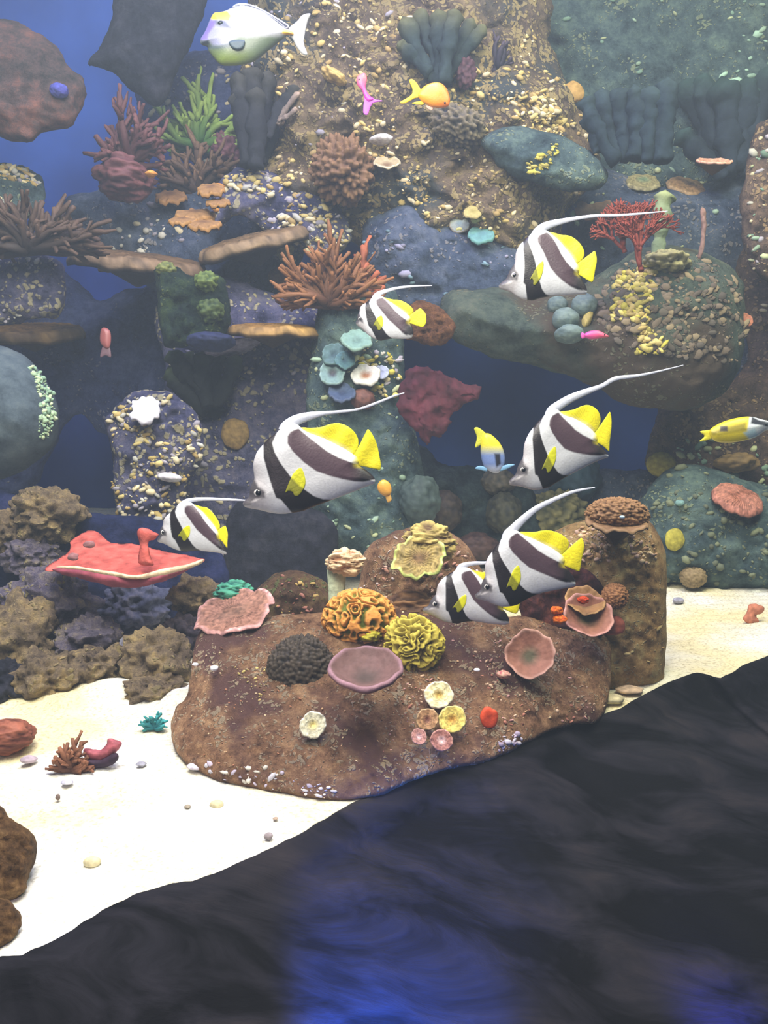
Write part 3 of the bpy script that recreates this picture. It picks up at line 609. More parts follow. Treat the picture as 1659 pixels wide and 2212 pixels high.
rock('overhanging_outcrop', 'big rounded outcrop with a pale underside jutting over the blue cave', 'rock', [(960, 640), (1060, 620), (1180, 640), (1290, 600), (1380, 545), (1500, 540), (1590, 590), (1612, 700), (1605, 780), (1560, 850), (1480, 884), (1380, 880), (1280, 835), (1190, 800), (1060, 770), (960, 720)], 3.95, 150, 150, M_pale, 20, 100, 6, seed=21, lump=8, cell=44, smooth_rock=False,
     growth=[dict(n=700, cols=((116, 104, 88), (104, 94, 82), (140, 126, 100), (94, 88, 78)), r=(2, 9), seed=6, mask=-0.5, flat=0.22, region=[(1300, 620), (1380, 545), (1500, 540), (1590, 600), (1612, 720), (1590, 780), (1480, 770), (1340, 740), (1290, 690)]),
             dict(n=330, cols=YEL + CREAM[:2], r=(3, 8), seed=7, mask=-0.3, region=[(1330, 600), (1420, 560), (1400, 700), (1450, 760), (1370, 770), (1320, 700)])])
rock('reef_column', 'grey green rock column left of the cave with teal and white mushroom corals', 'rock', [(700, 620), (790, 600), (860, 640), (872, 760), (872, 860), (900, 930), (918, 1030), (915, 1140), (880, 1200), (760, 1200), (690, 1150), (660, 1000), (670, 800)], 3.9, 70, 90, M_teal, 20, 80, 6, seed=24, lump=12, cell=36, growth=[dict(n=110, cols=YEL + PALE, r=(3, 7), seed=6, mask=-0.2, region=[(780, 700), (872, 700), (872, 860), (780, 860)]), dict(n=60, cols=GRN, r=(3, 8), seed=8, mask=0)])
rock('reef_rock', 'violet grey rock wall behind the large central bannerfish', 'rock', [(340, 640), (480, 600), (620, 640), (720, 640), (760, 800), (780, 1000), (740, 1180), (600, 1270), (500, 1290), (440, 1190), (380, 1000), (360, 820)], 4.15, 60, 120, M_violet, 26, 90, 7, seed=27, lump=12, cell=50, growth=[dict(n=70, cols=PALE, r=(3, 8), seed=8, mask=0.1)])
rock('encrusted_rock', 'cream speckled rock under the bright white coral on the left', 'rock', [(230, 900), (290, 850), (370, 850), (430, 900), (440, 1000), (400, 1060), (400, 1180), (300, 1200), (250, 1120), (240, 1000)], 3.75, 50, 80, M_violet, 22, 70, 6, seed=30, lump=16, cell=30, growth=[dict(n=420, cols=CREAM + PALE, r=(3, 7), seed=5, mask=-0.25)])
rock('reef_rock', 'dim blue rock slope on the left below the brown table corals', 'rock', [(-120, 560), (60, 540), (200, 640), (340, 620), (420, 760), (360, 900), (250, 960), (160, 900), (60, 1060), (-120, 1080)], 4.8, 80, 150, M_blue, 34, 100, 9, seed=33, lump=12, cell=60)
rock('reef_rock', 'blue rock band crossing between the reddish and the table corals', 'rock', [(150, 420), (300, 400), (480, 400), (640, 470), (640, 620), (480, 690), (340, 640), (240, 560), (150, 500)], 4.5, 60, 110, M_slate, 26, 80, 8, seed=36, lump=12, cell=50, growth=[dict(n=130, cols=PALE, r=(3, 8), seed=8, mask=0.05)])
rock('hanging_rock', 'dark grey slab of rock hanging beside the unicornfish', 'rock', [(250, -110), (440, -110), (440, 30), (400, 120), (380, 170), (345, 232), (300, 205), (240, 155), (188, 138), (215, 100), (245, 20)], 4.3, 50, 80, M_dark, 14, 60, 7, seed=39, lump=8, cell=40)
rock('reef_rock', 'blue violet rock behind the green branching coral', 'rock', [(300, 160), (380, 120), (520, 100), (640, 140), (640, 330), (520, 380), (400, 340), (310, 280)], 4.85, 50, 90, M_blue, 22, 80, 8, seed=42, lump=10, cell=50, growth=[dict(n=50, cols=PALE, r=(3, 8), seed=8, mask=0.0)])
rock('reef_rock', 'pink grey ledge rock running down from the brown coral bushes', 'rock', [(480, 380), (560, 360), (640, 400), (720, 440), (760, 520), (700, 560), (600, 520), (520, 470), (470, 500), (450, 460)], 4.15, 40, 60, M_violet, 18, 50, 6, seed=45, lump=12, cell=28, growth=[dict(n=260, cols=PALE + CREAM, r=(3, 7), seed=8, mask=-0.1)])
rock('brown_outcrop', 'big brown rock with a round blue hole at the top left edge', 'rock', [(-150, 20), (-20, 30), (60, 55), (110, 90), (150, 140), (186, 175), (176, 230), (150, 275), (90, 290), (60, 310), (-40, 290), (-150, 280)], 3.8, 60, 80, mat_rock('rusty_reef', (40, 50, 46), (84, 70, 66), (122, 84, 70), None, 0, 4, 60, 0.8), 14, 60, 6, seed=48, lump=8, cell=40)
ball('blue_hole_plug', 128, 196, 3.45, 40, 30, mat_plain('blue_hole_plug', (70, 74, 150), 0.8), amp=0.2, seed=3, label='small blue violet ball standing in for the hole in the brown outcrop', cat='sponge')  # added ball carrying the blue seen through the outcrop's hole
rock('speckled_rock', 'grey rock with a cream crest at the left edge above the brown fan coral', 'rock', [(-140, 370), (-20, 355), (60, 362), (96, 400), (90, 450), (40, 480), (-140, 500)], 4.0, 40, 60, M_teal, 12, 50, 6, seed=51, lump=12, cell=26, growth=[dict(n=130, cols=CREAM + PALE, r=(3, 6), seed=8, mask=-0.4, region=[(-40, 350), (96, 355), (96, 400), (-40, 378)]), dict(n=80, cols=PALE, r=(2, 6), seed=9, mask=-0.1)])
rock('speckled_rock', 'purple grey rock with pale streaks below the brown fan coral', 'rock', [(-140, 560), (0, 555), (80, 545), (138, 580), (140, 660), (90, 690), (-140, 700)], 3.9, 40, 60, M_violet, 12, 50, 6, seed=54, lump=14, cell=26, growth=[dict(n=200, cols=PALE, r=(2.5, 6), seed=9, mask=-0.2)])
rock('domed_boulder', 'huge smooth grey green dome at the left edge with a pale crusted ridge', 'rock', [(-220, 800), (-60, 745), (40, 760), (100, 820), (128, 900), (110, 970), (40, 1020), (-60, 1050), (-220, 1060)], 3.6, 130, 150, mat_rock('dome_stone', (52, 64, 72), (68, 80, 86), (84, 94, 94), None, 0, 3, 60, 0.3), 7, 80, 7, seed=57, growth=[dict(n=260, cols=((170, 200, 160), (146, 180, 150), (196, 214, 170)), r=(2.5, 5.5), seed=9, mask=-1, region=[(62, 790), (84, 800), (112, 850), (118, 900), (105, 945), (84, 945), (88, 880)])])
rock('reef_rock', 'dark brown rock on the right edge beside the outcrop', 'rock', [(1600, 540), (1700, 520), (1800, 560), (1800, 900), (1600, 900), (1540, 860), (1610, 780), (1590, 640)], 4.5, 50, 80, M_brown, 22, 70, 7, seed=60, lump=14, cell=36, growth=[dict(n=60, cols=PALE, r=(3, 7), seed=9, mask=0.1)])
rock('reef_rock', 'mottled olive rock behind the yellow foxface fish', 'rock', [(1480, 850), (1600, 820), (1800, 830), (1800, 1080), (1600, 1100), (1480, 1060), (1400, 1000), (1420, 900)], 4.5, 50, 80, M_brown, 22, 70, 7, seed=63, lump=14, cell=36, growth=[dict(n=130, cols=GRN, r=(3, 9), seed=9, mask=0.0)])
rock('reef_rock', 'grey green rock bank at the back of the right-hand sand', 'rock', [(1400, 1050), (1500, 1000), (1650, 1050), (1800, 1070), (1800, 1290), (1640, 1282), (1540, 1278), (1440, 1262), (1380, 1240), (1380, 1120)], 4.0, 90, 110, M_teal, 18, 80, 7, seed=66, lump=14, cell=36, slope=0.0002, growth=[dict(n=200, cols=((120, 128, 100), (104, 112, 92)), r=(3, 8), seed=9, mask=-0.2)])
rock('reef_rock', 'bluish slope of rock behind the tall island column', 'rock', [(1140, 1030), (1260, 1010), (1400, 1020), (1480, 1060), (1460, 1200), (1300, 1260), (1120, 1240), (1080, 1120)], 4.6, 50, 90, M_slate, 18, 80, 7, seed=69, lump=10, cell=40)
rock('reef_rock', 'very dark square rock behind the mushroom coral', 'rock', [(500, 1100), (620, 1090), (720, 1130), (720, 1280), (640, 1300), (500, 1290)], 3.7, 40, 60, M_dark, 12, 60, 7, seed=72, lump=8, cell=36)
rock('dark_fan_rock', 'dark slope under the cave behind the yellow and blue fish', 'rock', [(880, 960), (960, 1000), (1060, 1020), (1150, 1060), (1180, 1200), (1100, 1280), (900, 1260), (880, 1100)], 4.4, 50, 90, mat_rock('dark_teal_rock', (24, 36, 40), (42, 56, 58), (66, 82, 78), None, 0, 6), 22, 70, 7, seed=75, lump=16, cell=40)
for i, (u, v, w_, h_, c0, c1, lab) in enumerate([
        (960, 1105, 80, 90, (52, 48, 46), (86, 76, 62), 'dark brown round boulder behind the scalloped coral'), (1075, 1040, 75, 60, (70, 72, 66), (116, 108, 90), 'grey boulder just under the yellow and blue fish'),
        (1090, 1110, 80, 90, (48, 52, 48), (82, 82, 62), 'olive dark boulder left of the knobbly yellow coral behind the lowest bannerfish'), (1030, 1180, 90, 60, (58, 44, 44), (92, 70, 64), 'reddish dark boulder behind the rear bannerfish'),
        (905, 1080, 90, 110, (52, 66, 66), (78, 94, 90), 'pale teal boulder at the foot of the reef column'), (1240, 1030, 120, 110, (38, 60, 72), (52, 78, 90), 'blue green boulder behind the tip of the lowest bannerfish pennant')]):
    ball('boulder', u, v, 3.9, w_, h_, amp=0.22, knob=0.1, kn=4, seed=i + 5, cols=(c0, c1), label=lab, cat='rock')
ball('knobbly_coral', 1205, 1110, 3.6, 130, 100, amp=0.25, knob=0.35, kn=4.5, seed=31, cols=((70, 76, 56), (146, 140, 92)), nr=60, ns=90, label='yellowish knobbly coral head left of the island column top', cat='coral')

rock('gap_backing', 'dark navy backing rock added to darken the gaps behind the red plate coral', 'rock', [(-160, 1080), (0, 1060), (120, 1100), (240, 1110), (360, 1130), (470, 1180), (500, 1280), (470, 1400), (300, 1420), (100, 1430), (-160, 1440)], 3.5, 30, 60, mat_rock('navy_gap_backing', (18, 26, 60), (30, 40, 78), (48, 54, 90), None, 0, 5, 50, 0.8), 16, 60, 7, seed=140, lump=10, cell=40)  # backing added over bright sand; the gaps' navy gloom is in its colour
# ------------------------------------------------------------------ rubble bank behind the left-hand sand
RUB = [(100, 1110, 150, 115, 3.5, M_rub, 'tan jagged rubble lump above the red plate coral, at its left'), (20, 1150, 90, 90, 3.4, M_rub, 'olive rubble lump at the left edge above the lilac ones'),
       (70, 1200, 120, 80, 3.4, M_rubv, 'small lilac rubble lump touching the left tip of the red plate coral'), (105, 1300, 190, 150, 3.15, M_rubv, 'large lilac and cream rubble lump under the left tip of the red plate coral'),
       (290, 1310, 150, 120, 3.3, mat_rock('blue_grey_rubble', (56, 60, 84), (78, 82, 104), (108, 104, 112), None, 0, 9), 'blue grey rubble lump below the red plate coral'), (195, 1380, 130, 110, 3.0, M_rubv, 'grey rubble lump in the middle of the bank'),  # darker blue grey stone for one of these lumps
       (40, 1390, 160, 180, 2.95, M_rub, 'tall brown rubble lump at the left edge'), (95, 1470, 150, 120, 2.78, M_rub, 'brown rubble lump resting on the left edge of the sand'), (215, 1440, 120, 90, 2.85, M_rub, 'low grey green rubble lump dipping into the white sand'),
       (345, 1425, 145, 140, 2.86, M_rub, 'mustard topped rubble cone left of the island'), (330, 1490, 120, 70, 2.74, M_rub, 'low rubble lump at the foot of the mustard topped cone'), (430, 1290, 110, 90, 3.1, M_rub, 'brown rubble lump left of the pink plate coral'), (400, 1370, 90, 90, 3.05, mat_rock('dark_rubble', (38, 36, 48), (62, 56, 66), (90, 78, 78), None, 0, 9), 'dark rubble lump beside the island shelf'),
       (0, 1480, 120, 120, 2.75, M_dark, 'dark rubble lump at the left edge')]
for i, (u, v, w_, h_, d, m_, lab) in enumerate(RUB):
    ball('rubble_rock', u, v, d, w_, h_, m_, amp=0.55, fr=2.2, knob=0.28, kn=3.2, seed=60 + i, nr=70, ns=100, bottom=-0.02, label=lab, cat='rock', group='rubble rocks behind the left sand')

# ------------------------------------------------------------------ the island in the foreground
ISL, ISLF = rock('island_rock', 'broad brown rock island in the foreground carrying corals and disc polyps', 'rock', [(405, 1500), (420, 1400), (440, 1355), (520, 1350), (600, 1330), (700, 1320), (800, 1300), (950, 1290), (1080, 1330), (1150, 1330), (1230, 1340), (1310, 1360), (1322, 1450), (1310, 1530), (1290, 1560), (1240, 1565), (1180, 1583), (1130, 1608), (1090, 1630), (1030, 1652), (950, 1668), (880, 1692), (820, 1718), (760, 1728), (690, 1726), (600, 1712), (500, 1694), (440, 1672), (395, 1640), (368, 1590), (380, 1530)],
     0, 46, 90, M_isl, 13, 60, 4.5, ground=True, slope=0.00125, seed=80, lump=9, cell=24, edge=0.35,
     growth=[dict(n=900, cols=((196, 160, 120), (214, 190, 150), (120, 84, 64), (170, 120, 90)), r=(0.8, 2.4), seed=61, mask=-0.1, flat=0.6, mscale=40.0), dict(n=240, cols=((196, 150, 140), (176, 120, 100), (210, 180, 150)), r=(1.5, 3.5), seed=6, mask=0.05, flat=0.6, region=[(940, 1380), (1300, 1380), (1290, 1540), (1100, 1600), (820, 1660), (860, 1470)]), dict(n=60, cols=((206, 204, 210), (190, 180, 196), (222, 216, 200)), r=(2, 6), seed=9, mask=-1, flat=0.6, region=[(430, 1640), (560, 1660), (700, 1690), (740, 1725), (560, 1705), (430, 1670)]),
             dict(n=40, cols=((214, 208, 216), (196, 180, 200)), r=(2, 6), seed=19, mask=-1, flat=0.6, region=[(1070, 1595), (1120, 1580), (1130, 1605), (1080, 1625)]), dict(n=60, cols=((208, 190, 120), (190, 170, 110)), r=(1, 3), seed=29, mask=-0.2, flat=0.6, region=[(480, 1440), (580, 1440), (580, 1520), (480, 1500)])])
rock('island_column', 'tall brown rock column at the right end of the island', 'rock', [(1160, 1180), (1210, 1140), (1290, 1120), (1380, 1110), (1425, 1160), (1440, 1230), (1440, 1340), (1436, 1440), (1425, 1478), (1370, 1505), (1300, 1520), (1240, 1500), (1200, 1400), (1170, 1280)], 2.86, 78, 75, M_col, 9, 50, 4.5, seed=84, lump=7, cell=22, edge=0.4,
     growth=[dict(n=240, cols=((214, 190, 150), (200, 170, 150), (186, 150, 110)), r=(2, 5), seed=6, mask=-0.3, region=[(1170, 1170), (1280, 1130), (1420, 1180), (1420, 1215), (1200, 1210)]), dict(n=70, cols=((160, 130, 84), (180, 160, 110)), r=(2, 5), seed=7, mask=0.0)])
rock('island_mound', 'rounded mound at the back of the island below the scalloped coral', 'rock', [(775, 1260), (790, 1190), (830, 1160), (880, 1140), (960, 1145), (1010, 1180), (1040, 1230), (1080, 1300), (1060, 1360), (960, 1390), (820, 1380), (760, 1340)], 2.98, 70, 75, M_isl, 10, 50, 4.5, seed=88, lump=9, cell=22, edge=0.4,
     growth=[dict(n=200, cols=((206, 170, 150), (214, 196, 190), (176, 130, 110)), r=(2, 4.5), seed=6, mask=-0.1)])
rock('island_shelf', 'mossy brown rock shelf between the pink plate coral and the brain coral', 'rock', [(560, 1265), (600, 1240), (660, 1235), (710, 1270), (730, 1340), (720, 1400), (640, 1410), (560, 1400), (540, 1330)], 2.92, 55, 60, mat_rock('mossy_stone', (70, 62, 44), (110, 84, 66), (132, 116, 72), (120, 130, 70), 0.2, 9, 70, 1.0), 12, 50, 5, seed=92, lump=12, cell=24, growth=[dict(n=70, cols=((176, 150, 90), (160, 110, 96)), r=(2, 6), seed=6, mask=-0.1)])
rock('island_shelf', 'dark reddish rock standing in for the hollow under the lowest bannerfish', 'rock', [(1130, 1240), (1200, 1220), (1270, 1230), (1310, 1290), (1300, 1370), (1240, 1420), (1170, 1390), (1120, 1320)], 2.72, 16, 60, mat_rock('red_dark_stone', (34, 20, 26), (70, 38, 38), (110, 62, 48), None, 0, 12), 12, 40, 5, seed=95, lump=10, cell=24)  # the dip's darkness is put into the stone colour

# ------------------------------------------------------------------ corals on the island
ZI = 2.36
def isl_d(u, v, off=0.03):
    uu, vv, dd, dist = ISLF; k = np.argmin((uu - u) ** 2 + (vv - v) ** 2); return float(dd[k]) - off
mk_ = disc('pink_plate_coral', 506, 1322, 2.62, 178, 78, None, bowl=0.10, ruffle=0.05, nruf=6, thick=0.10, stalk=0.35, cols=((128, 96, 78), (148, 108, 90), (206, 156, 150), (90, 56, 50)), seed=4, ridge=0.012, nridge=46, roll=0.26, lobe=0.07, nr=26, nt=220, label='pink ridged plate coral on the left shoulder of the island', cat='coral')
ball('green_coral', 503, 1283, 2.75, 84, 58, amp=0.12, knob=0.22, kn=6, mode='layer', seed=5, cols=((26, 84, 76), (84, 166, 132)), nr=60, ns=90, label='small green domed coral peeping over the pink plate coral', cat='coral')
ball('dark_spiny_coral', 650, 1452, isl_d(650, 1452, -0.02), 150, 158, amp=0.10, knob=0.14, kn=9, mode='knob', dpx=110, seed=6, cols=((26, 22, 20), (84, 74, 60)), nr=110, ns=150, label='round very dark knobbly coral on the front of the island', cat='coral')
br = ball('brain_coral', 776, 1335, 2.52, 152, 120, amp=0.08, fr=1.3, knob=0.15, kn=3.7, mode='brain', seed=12, cols=((92, 104, 30), (232, 160, 78)), nr=170, ns=240, label='orange ridged brain coral with green valleys in the middle of the island', cat='coral')
ball('yellow_lobed_coral', 895, 1392, 2.44, 122, 110, amp=0.2, knob=0.3, kn=3.6, mode='brain', seed=21, cols=((92, 78, 30), (206, 190, 78)), nr=130, ns=180, dpx=70, label='yellow green crinkled coral right of the brain coral', cat='coral')
disc('purple_bowl_sponge', 790, 1466, isl_d(790, 1480, 0.14), 164, 64, None, bowl=0.5, ruffle=0.03, nruf=4, thick=0.22, stalk=0.05, cols=((84, 70, 62), (118, 90, 84), (160, 124, 132), (128, 82, 82)), seed=7, lobe=0.025, nr=26, nt=160, label='smooth purple brown bowl sponge below the brain coral', cat='sponge')
# mushroom leather coral: stem and crinkled cap
t = root('mushroom_coral', P(727, 1320, 2.66), label='leather coral with a pale green stem and crinkled cream cap', cat='coral')
acc = Acc(); tube(acc, P([729, 728, 727, 728], [1335, 1300, 1260, 1225], 2.68), np.array([20, 18, 19, 22]) * 2.68 / FPX * K, 20, np.array(lin((196, 208, 176))))
mk('stem', np.vstack(acc.V), acc.F, mat_plain('pale_stem', (200, 212, 176), 0.6), parent=t, label='pale green smooth stem')
ball('cap', 745, 1214, 2.66, 80, 56, amp=0.18, knob=0.3, kn=4.5, mode='layer', seed=13, cols=((176, 128, 92), (246, 220, 176)), nr=70, ns=100, parent=t, label='crinkled cream cap')
# scalloped plate coral
t = root('scalloped_coral', P(918, 1248, 2.68), label='yellow green scalloped plate coral on top of the island mound', cat='coral')
disc('plate', 905, 1205, 2.62, 118, 84, None, bowl=0.10, ruffle=0.10, nruf=6, thick=0.10, stalk=0.2, cols=((112, 88, 56), (150, 132, 78), (206, 226, 130), (60, 56, 30)), seed=8, ridge=0.03, nridge=24, lobe=0.08, nr=26, nt=160, parent=t)
ball('crown', 925, 1175, 2.72, 110, 92, amp=0.2, knob=0.22, kn=5, mode='layer', seed=14, cols=((96, 74, 46), (206, 186, 108)), nr=100, ns=140, parent=t)
# coral on the column
t = root('table_coral', P(1332, 1150, 2.72), label='brown bobbly table coral capping the tall island column', cat='coral')
ball('head', 1332, 1112, 2.66, 134, 76, amp=0.06, knob=0.17, kn=9, seed=15, cols=((92, 66, 44), (172, 132, 88)), nr=100, ns=150, parent=t)
disc('rim', 1332, 1130, 2.62, 132, 40, None, bowl=0.1, ruffle=0.05, nruf=7, thick=0.12, stalk=0.7, cols=((110, 84, 60), (130, 100, 70), (150, 120, 84), (46, 36, 34)), seed=18, parent=t, lobe=0.03)
ball('sponge_spot', 1344, 1117, 2.50, 12, 7, mat_plain('pale_blue_polyp', (180, 210, 225), 0.5), amp=0.1, nr=10, ns=16, seed=2, label='tiny pale blue polyp on the table coral', cat='polyp')
cups = [(1143, 1418, 108, 96, ((96, 92, 70), (160, 112, 92), (206, 160, 140), (110, 70, 60)), 'pink rimmed cup coral on the right slope of the island', 31, 2.50), (1268, 1336, 106, 88, ((90, 92, 66), (152, 104, 84), (202, 150, 136), (110, 70, 60)), 'pink rimmed cup coral tucked under the island column', 32, 2.6)]
for (u, v, w_, h_, cs_, lab, sd, d_) in cups:
    disc('cup_coral', u, v, d_, w_, h_, None, bowl=0.42, ruffle=0.05, nruf=5, thick=0.1, stalk=0.3, cols=cs_, seed=sd, lobe=0.05, nr=24, nt=140, label=lab, cat='coral')
disc('cup_coral', 1262, 1305, 2.62, 84, 56, None, bowl=0.4, ruffle=0.06, nruf=5, thick=0.12, stalk=0.4, cols=((110, 90, 60), (158, 118, 72), (190, 150, 96), (110, 80, 60)), seed=33, lobe=0.05, label='ochre cup coral above the cup tucked under the column', cat='coral')
ball('bobbly_coral', 1328, 1288, 2.62, 58, 56, amp=0.06, knob=0.2, kn=6, seed=16, cols=((104, 68, 44), (190, 136, 88)), nr=60, ns=90, label='small round brown bobbly coral on the face of the column', cat='coral')
rock('encrusting_sponge', 'pinkish red crust sponge at the foot of the small bobbly coral', 'sponge', [(1295, 1340), (1330, 1330), (1350, 1345), (1345, 1368), (1310, 1372), (1292, 1360)], 2.63, 10, 14, mat_plain('pink_crust', (176, 96, 76), 0.8), 4, 18, 4, seed=5)
for i, (u, v, r_, lab) in enumerate([(1203, 1318, 26, 'bright orange sponge knob in the dark hollow, the left one'), (1210, 1338, 30, 'bright orange sponge knob in the dark hollow, the lower one'), (1260, 1296, 24, 'red orange sponge knob beside the tail of the lowest bannerfish')]):
    ball('orange_sponge', u, v, 2.55, r_, r_ * 0.7, None, amp=0.35, knob=0.2, kn=3, seed=40 + i, cols=((190, 70, 16), (240, 130, 30)) if i < 2 else ((150, 40, 16), (226, 84, 30)), nr=24, ns=36, label=lab, cat='sponge')
for i, (u, v, w_, h_, cs_, lab) in enumerate([
        (948, 1501, 62, 58, ((200, 170, 90), (232, 222, 170), (240, 236, 206), (150, 130, 100)), 'large creamy white disc polyp, topmost of the cluster'), (977, 1554, 60, 58, ((196, 150, 70), (226, 206, 110), (236, 222, 140), (150, 130, 80)), 'yellow disc polyp with a notched rim in the cluster'),
        (923, 1554, 48, 46, ((130, 84, 70), (176, 136, 96), (206, 176, 130), (120, 90, 70)), 'tan disc polyp left of the yellow one'), (905, 1591, 35, 32, ((230, 190, 190), (192, 140, 130), (202, 160, 150), (120, 80, 70)), 'smallest pink disc polyp at the lower left of the cluster'),
        (954, 1599, 48, 46, ((236, 200, 190), (170, 116, 104), (200, 150, 136), (120, 80, 70)), 'mauve pink disc polyp, lowest of the cluster'), (676, 1566, 58, 56, ((214, 200, 130), (208, 206, 176), (222, 222, 200), (150, 140, 120)), 'pale round disc polyp alone below the dark knobbly coral')]):
    disc('disc_polyp', u, v, isl_d(u, v, 0.05), w_, h_, None, bowl=0.12, ruffle=0.05, nruf=6, thick=0.22, stalk=0.7, cols=cs_, seed=50 + i, lobe=0.045, pit=0.14, nr=18, nt=72, ridge=0.008, nridge=30, label=lab, cat='polyp', group='disc polyps on the front of the island')
rock('red_sponge', 'flat orange red sponge patch right of the polyp cluster', 'sponge', [(1037, 1545), (1046, 1528), (1056, 1526), (1062, 1530), (1073, 1536), (1076, 1550), (1070, 1568), (1056, 1573), (1042, 1566)], isl_d(1056, 1550, 0.02), 6, 10, mat_plain('red_sponge', (232, 84, 48), 0.6), 1.5, 18, 2.5, seed=6)
for i, (u, v, s_, lab) in enumerate([(463, 1443, 18, 'white pebble on the left shoulder of the island'), (422, 1435, 13, 'tiny white pebble at the left edge of the island'), (1088, 1457, 30, 'pink and white polyp left of the front cup coral'), (1030, 1447, 13, 'tiny white polyp in the middle of the island')]):
    ball('pebble', u, v, isl_d(u, v, 0.03), s_, s_ * 0.6, None, amp=0.3, seed=70 + i, nr=16, ns=24, cols=((226, 226, 240), (246, 248, 255)) if i != 2 else ((170, 70, 90), (236, 200, 170)), label=lab, cat='pebble' if i < 2 else 'polyp')
ball('yellow_sponge', 800, 1372, 2.45, 46, 26, amp=0.4, knob=0.3, kn=3, seed=77, cols=((120, 110, 30), (206, 196, 60)), nr=30, ns=50, label='small yellow sponge squeezed between brain coral and bowl sponge', cat='sponge')
ball('striped_coral', 885, 1322, 2.66, 130, 90, amp=0.15, knob=0.2, kn=5, mode='layer', seed=78, cols=((66, 44, 28), (132, 98, 62)), nr=70, ns=110, label='dark brown layered coral between the brain coral and the rear bannerfish', cat='coral')

# ------------------------------------------------------------------ red plate coral on the left
t = root('red_plate_coral', P(268, 1270, 2.95), label='large salmon red plate coral with a pale edge on the left', cat='coral')
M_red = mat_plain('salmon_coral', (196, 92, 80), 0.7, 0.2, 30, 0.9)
M_redd = mat_plain('salmon_coral_shaded', (150, 70, 84), 0.8, 0.12, 40, 0.4)  # darker salmon copy; the underside's shade is put into the colour
def slab(name, poly, d, T, D, mat, parent, seed, sp=4, amp=7, yaw=0.0, slope=0.0, **k):
    lab = k.pop('label', None)
    return rock(name, lab, None, poly, d, T, D, mat, amp, 40, sp, seed=seed, parent=parent, yaw=yaw, slope=slope, **k)[0]
slab('plate', [(98, 1226), (125, 1205), (148, 1190), (155, 1165), (190, 1147), (215, 1152), (240, 1170), (290, 1175), (330, 1185), (400, 1200), (442, 1208), (420, 1222), (380, 1226), (340, 1238), (295, 1250), (240, 1240), (190, 1230), (140, 1226), (110, 1234)], 2.86, 10, 20, M_red, t, 101, slope=0.0035)
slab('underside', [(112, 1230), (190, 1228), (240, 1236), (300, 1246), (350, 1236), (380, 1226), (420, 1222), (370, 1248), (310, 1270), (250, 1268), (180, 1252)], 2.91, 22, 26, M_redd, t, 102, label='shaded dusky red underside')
slab('edge', [(120, 1225), (150, 1222), (200, 1228), (250, 1236), (295, 1243), (345, 1230), (400, 1220), (438, 1208), (430, 1220), (380, 1236), (330, 1247), (295, 1251), (240, 1244), (190, 1234), (150, 1229)], 2.83, 6, 7, mat_plain('pale_coral_edge', (226, 196, 160), 0.7), t, 103, sp=3, amp=2, label='pale cream growing edge')
slab('upright_lobe', [(300, 1215), (302, 1180), (298, 1150), (310, 1140), (342, 1152), (335, 1165), (322, 1170), (324, 1200), (330, 1220)], 2.88, 12, 14, M_red, t, 104)
for i, (u, v) in enumerate([(158, 1203), (192, 1176)]):
    ball('grey_patch', u, v, 2.86, 26, 16, mat_plain('grey_patch', (150, 104, 104), 0.8), dpx=10, amp=0.3, seed=90 + i, nr=14, ns=20, parent=t)

# ------------------------------------------------------------------ background corals: left
bush('green_branching_coral', 428, 318, 4.15, 200, 170, None, n=22, r=6.5, seed=3, sub=5, cols=((44, 92, 40), (160, 190, 96)), up=0.9, depth=0.4, label='bright green branching coral at upper left', cat='coral')
bush('red_brown_bush_coral', 282, 350, 4.1, 150, 130, None, n=36, r=6, seed=4, sub=4, cols=((60, 32, 34), (100, 64, 62)), up=1.0, depth=0.6, label='reddish brown bush coral left of the green coral', cat='coral')
ball('red_brown_bush_coral', 270, 385, 4.15, 120, 90, amp=0.3, knob=0.3, kn=3.5, mode='layer', seed=88, cols=((66, 40, 48), (116, 74, 74)), nr=60, ns=80, label='reddish layered base coral under the leftmost bush coral', cat='coral')
bush('brown_bush_coral', 430, 420, 4.0, 190, 130, None, n=36, r=6, seed=5, sub=4, cols=((54, 42, 36), (108, 84, 60)), up=1.0, depth=0.6, label='brown bush coral directly below the green coral', cat='coral')
ball('maroon_coral', 490, 325, 4.05, 70, 80, amp=0.3, knob=0.3, kn=4, seed=89, cols=((74, 40, 50), (128, 86, 92)), nr=50, ns=70, label='maroon lumpy coral right of the green coral foot', cat='coral')
for i, (u, v, w_, h_) in enumerate([(368, 418, 66, 44), (420, 455, 90, 44), (455, 402, 66, 40), (470, 432, 50, 30), (395, 470, 60, 30), (440, 478, 70, 36)]):
    disc('ochre_disc_coral', u, v, 3.3 - i * 0.02, w_, h_, None, bowl=-0.15, ruffle=0.08, thick=0.25, stalk=0.5, cols=((96, 70, 48), (122, 92, 58), (150, 112, 64), (60, 46, 40)), seed=100 + i, lobe=0.08, label='ochre disc coral under the brown bush coral, ' + ['upper left of the clump', 'widest, mid clump', 'topmost of the clump', 'small, right side', 'low left of the clump', 'lowest of the clump'][i], cat='coral', group='ochre disc corals under the brown bush coral')
for i, (u, v, w_) in enumerate([(326, 376, 26), (472, 404, 28), (467, 454, 16)]):
    ball('orange_polyp', u, v, 3.66, w_, w_ * 0.5, amp=0.3, seed=110 + i, cols=((180, 116, 50), (206, 150, 70)), nr=14, ns=20, label=['orange polyp tuft between the two bush corals', 'ochre yellow polyp tuft on the disc corals, the upper one', 'small yellow polyp tuft low on the disc corals'][i], cat='polyp')
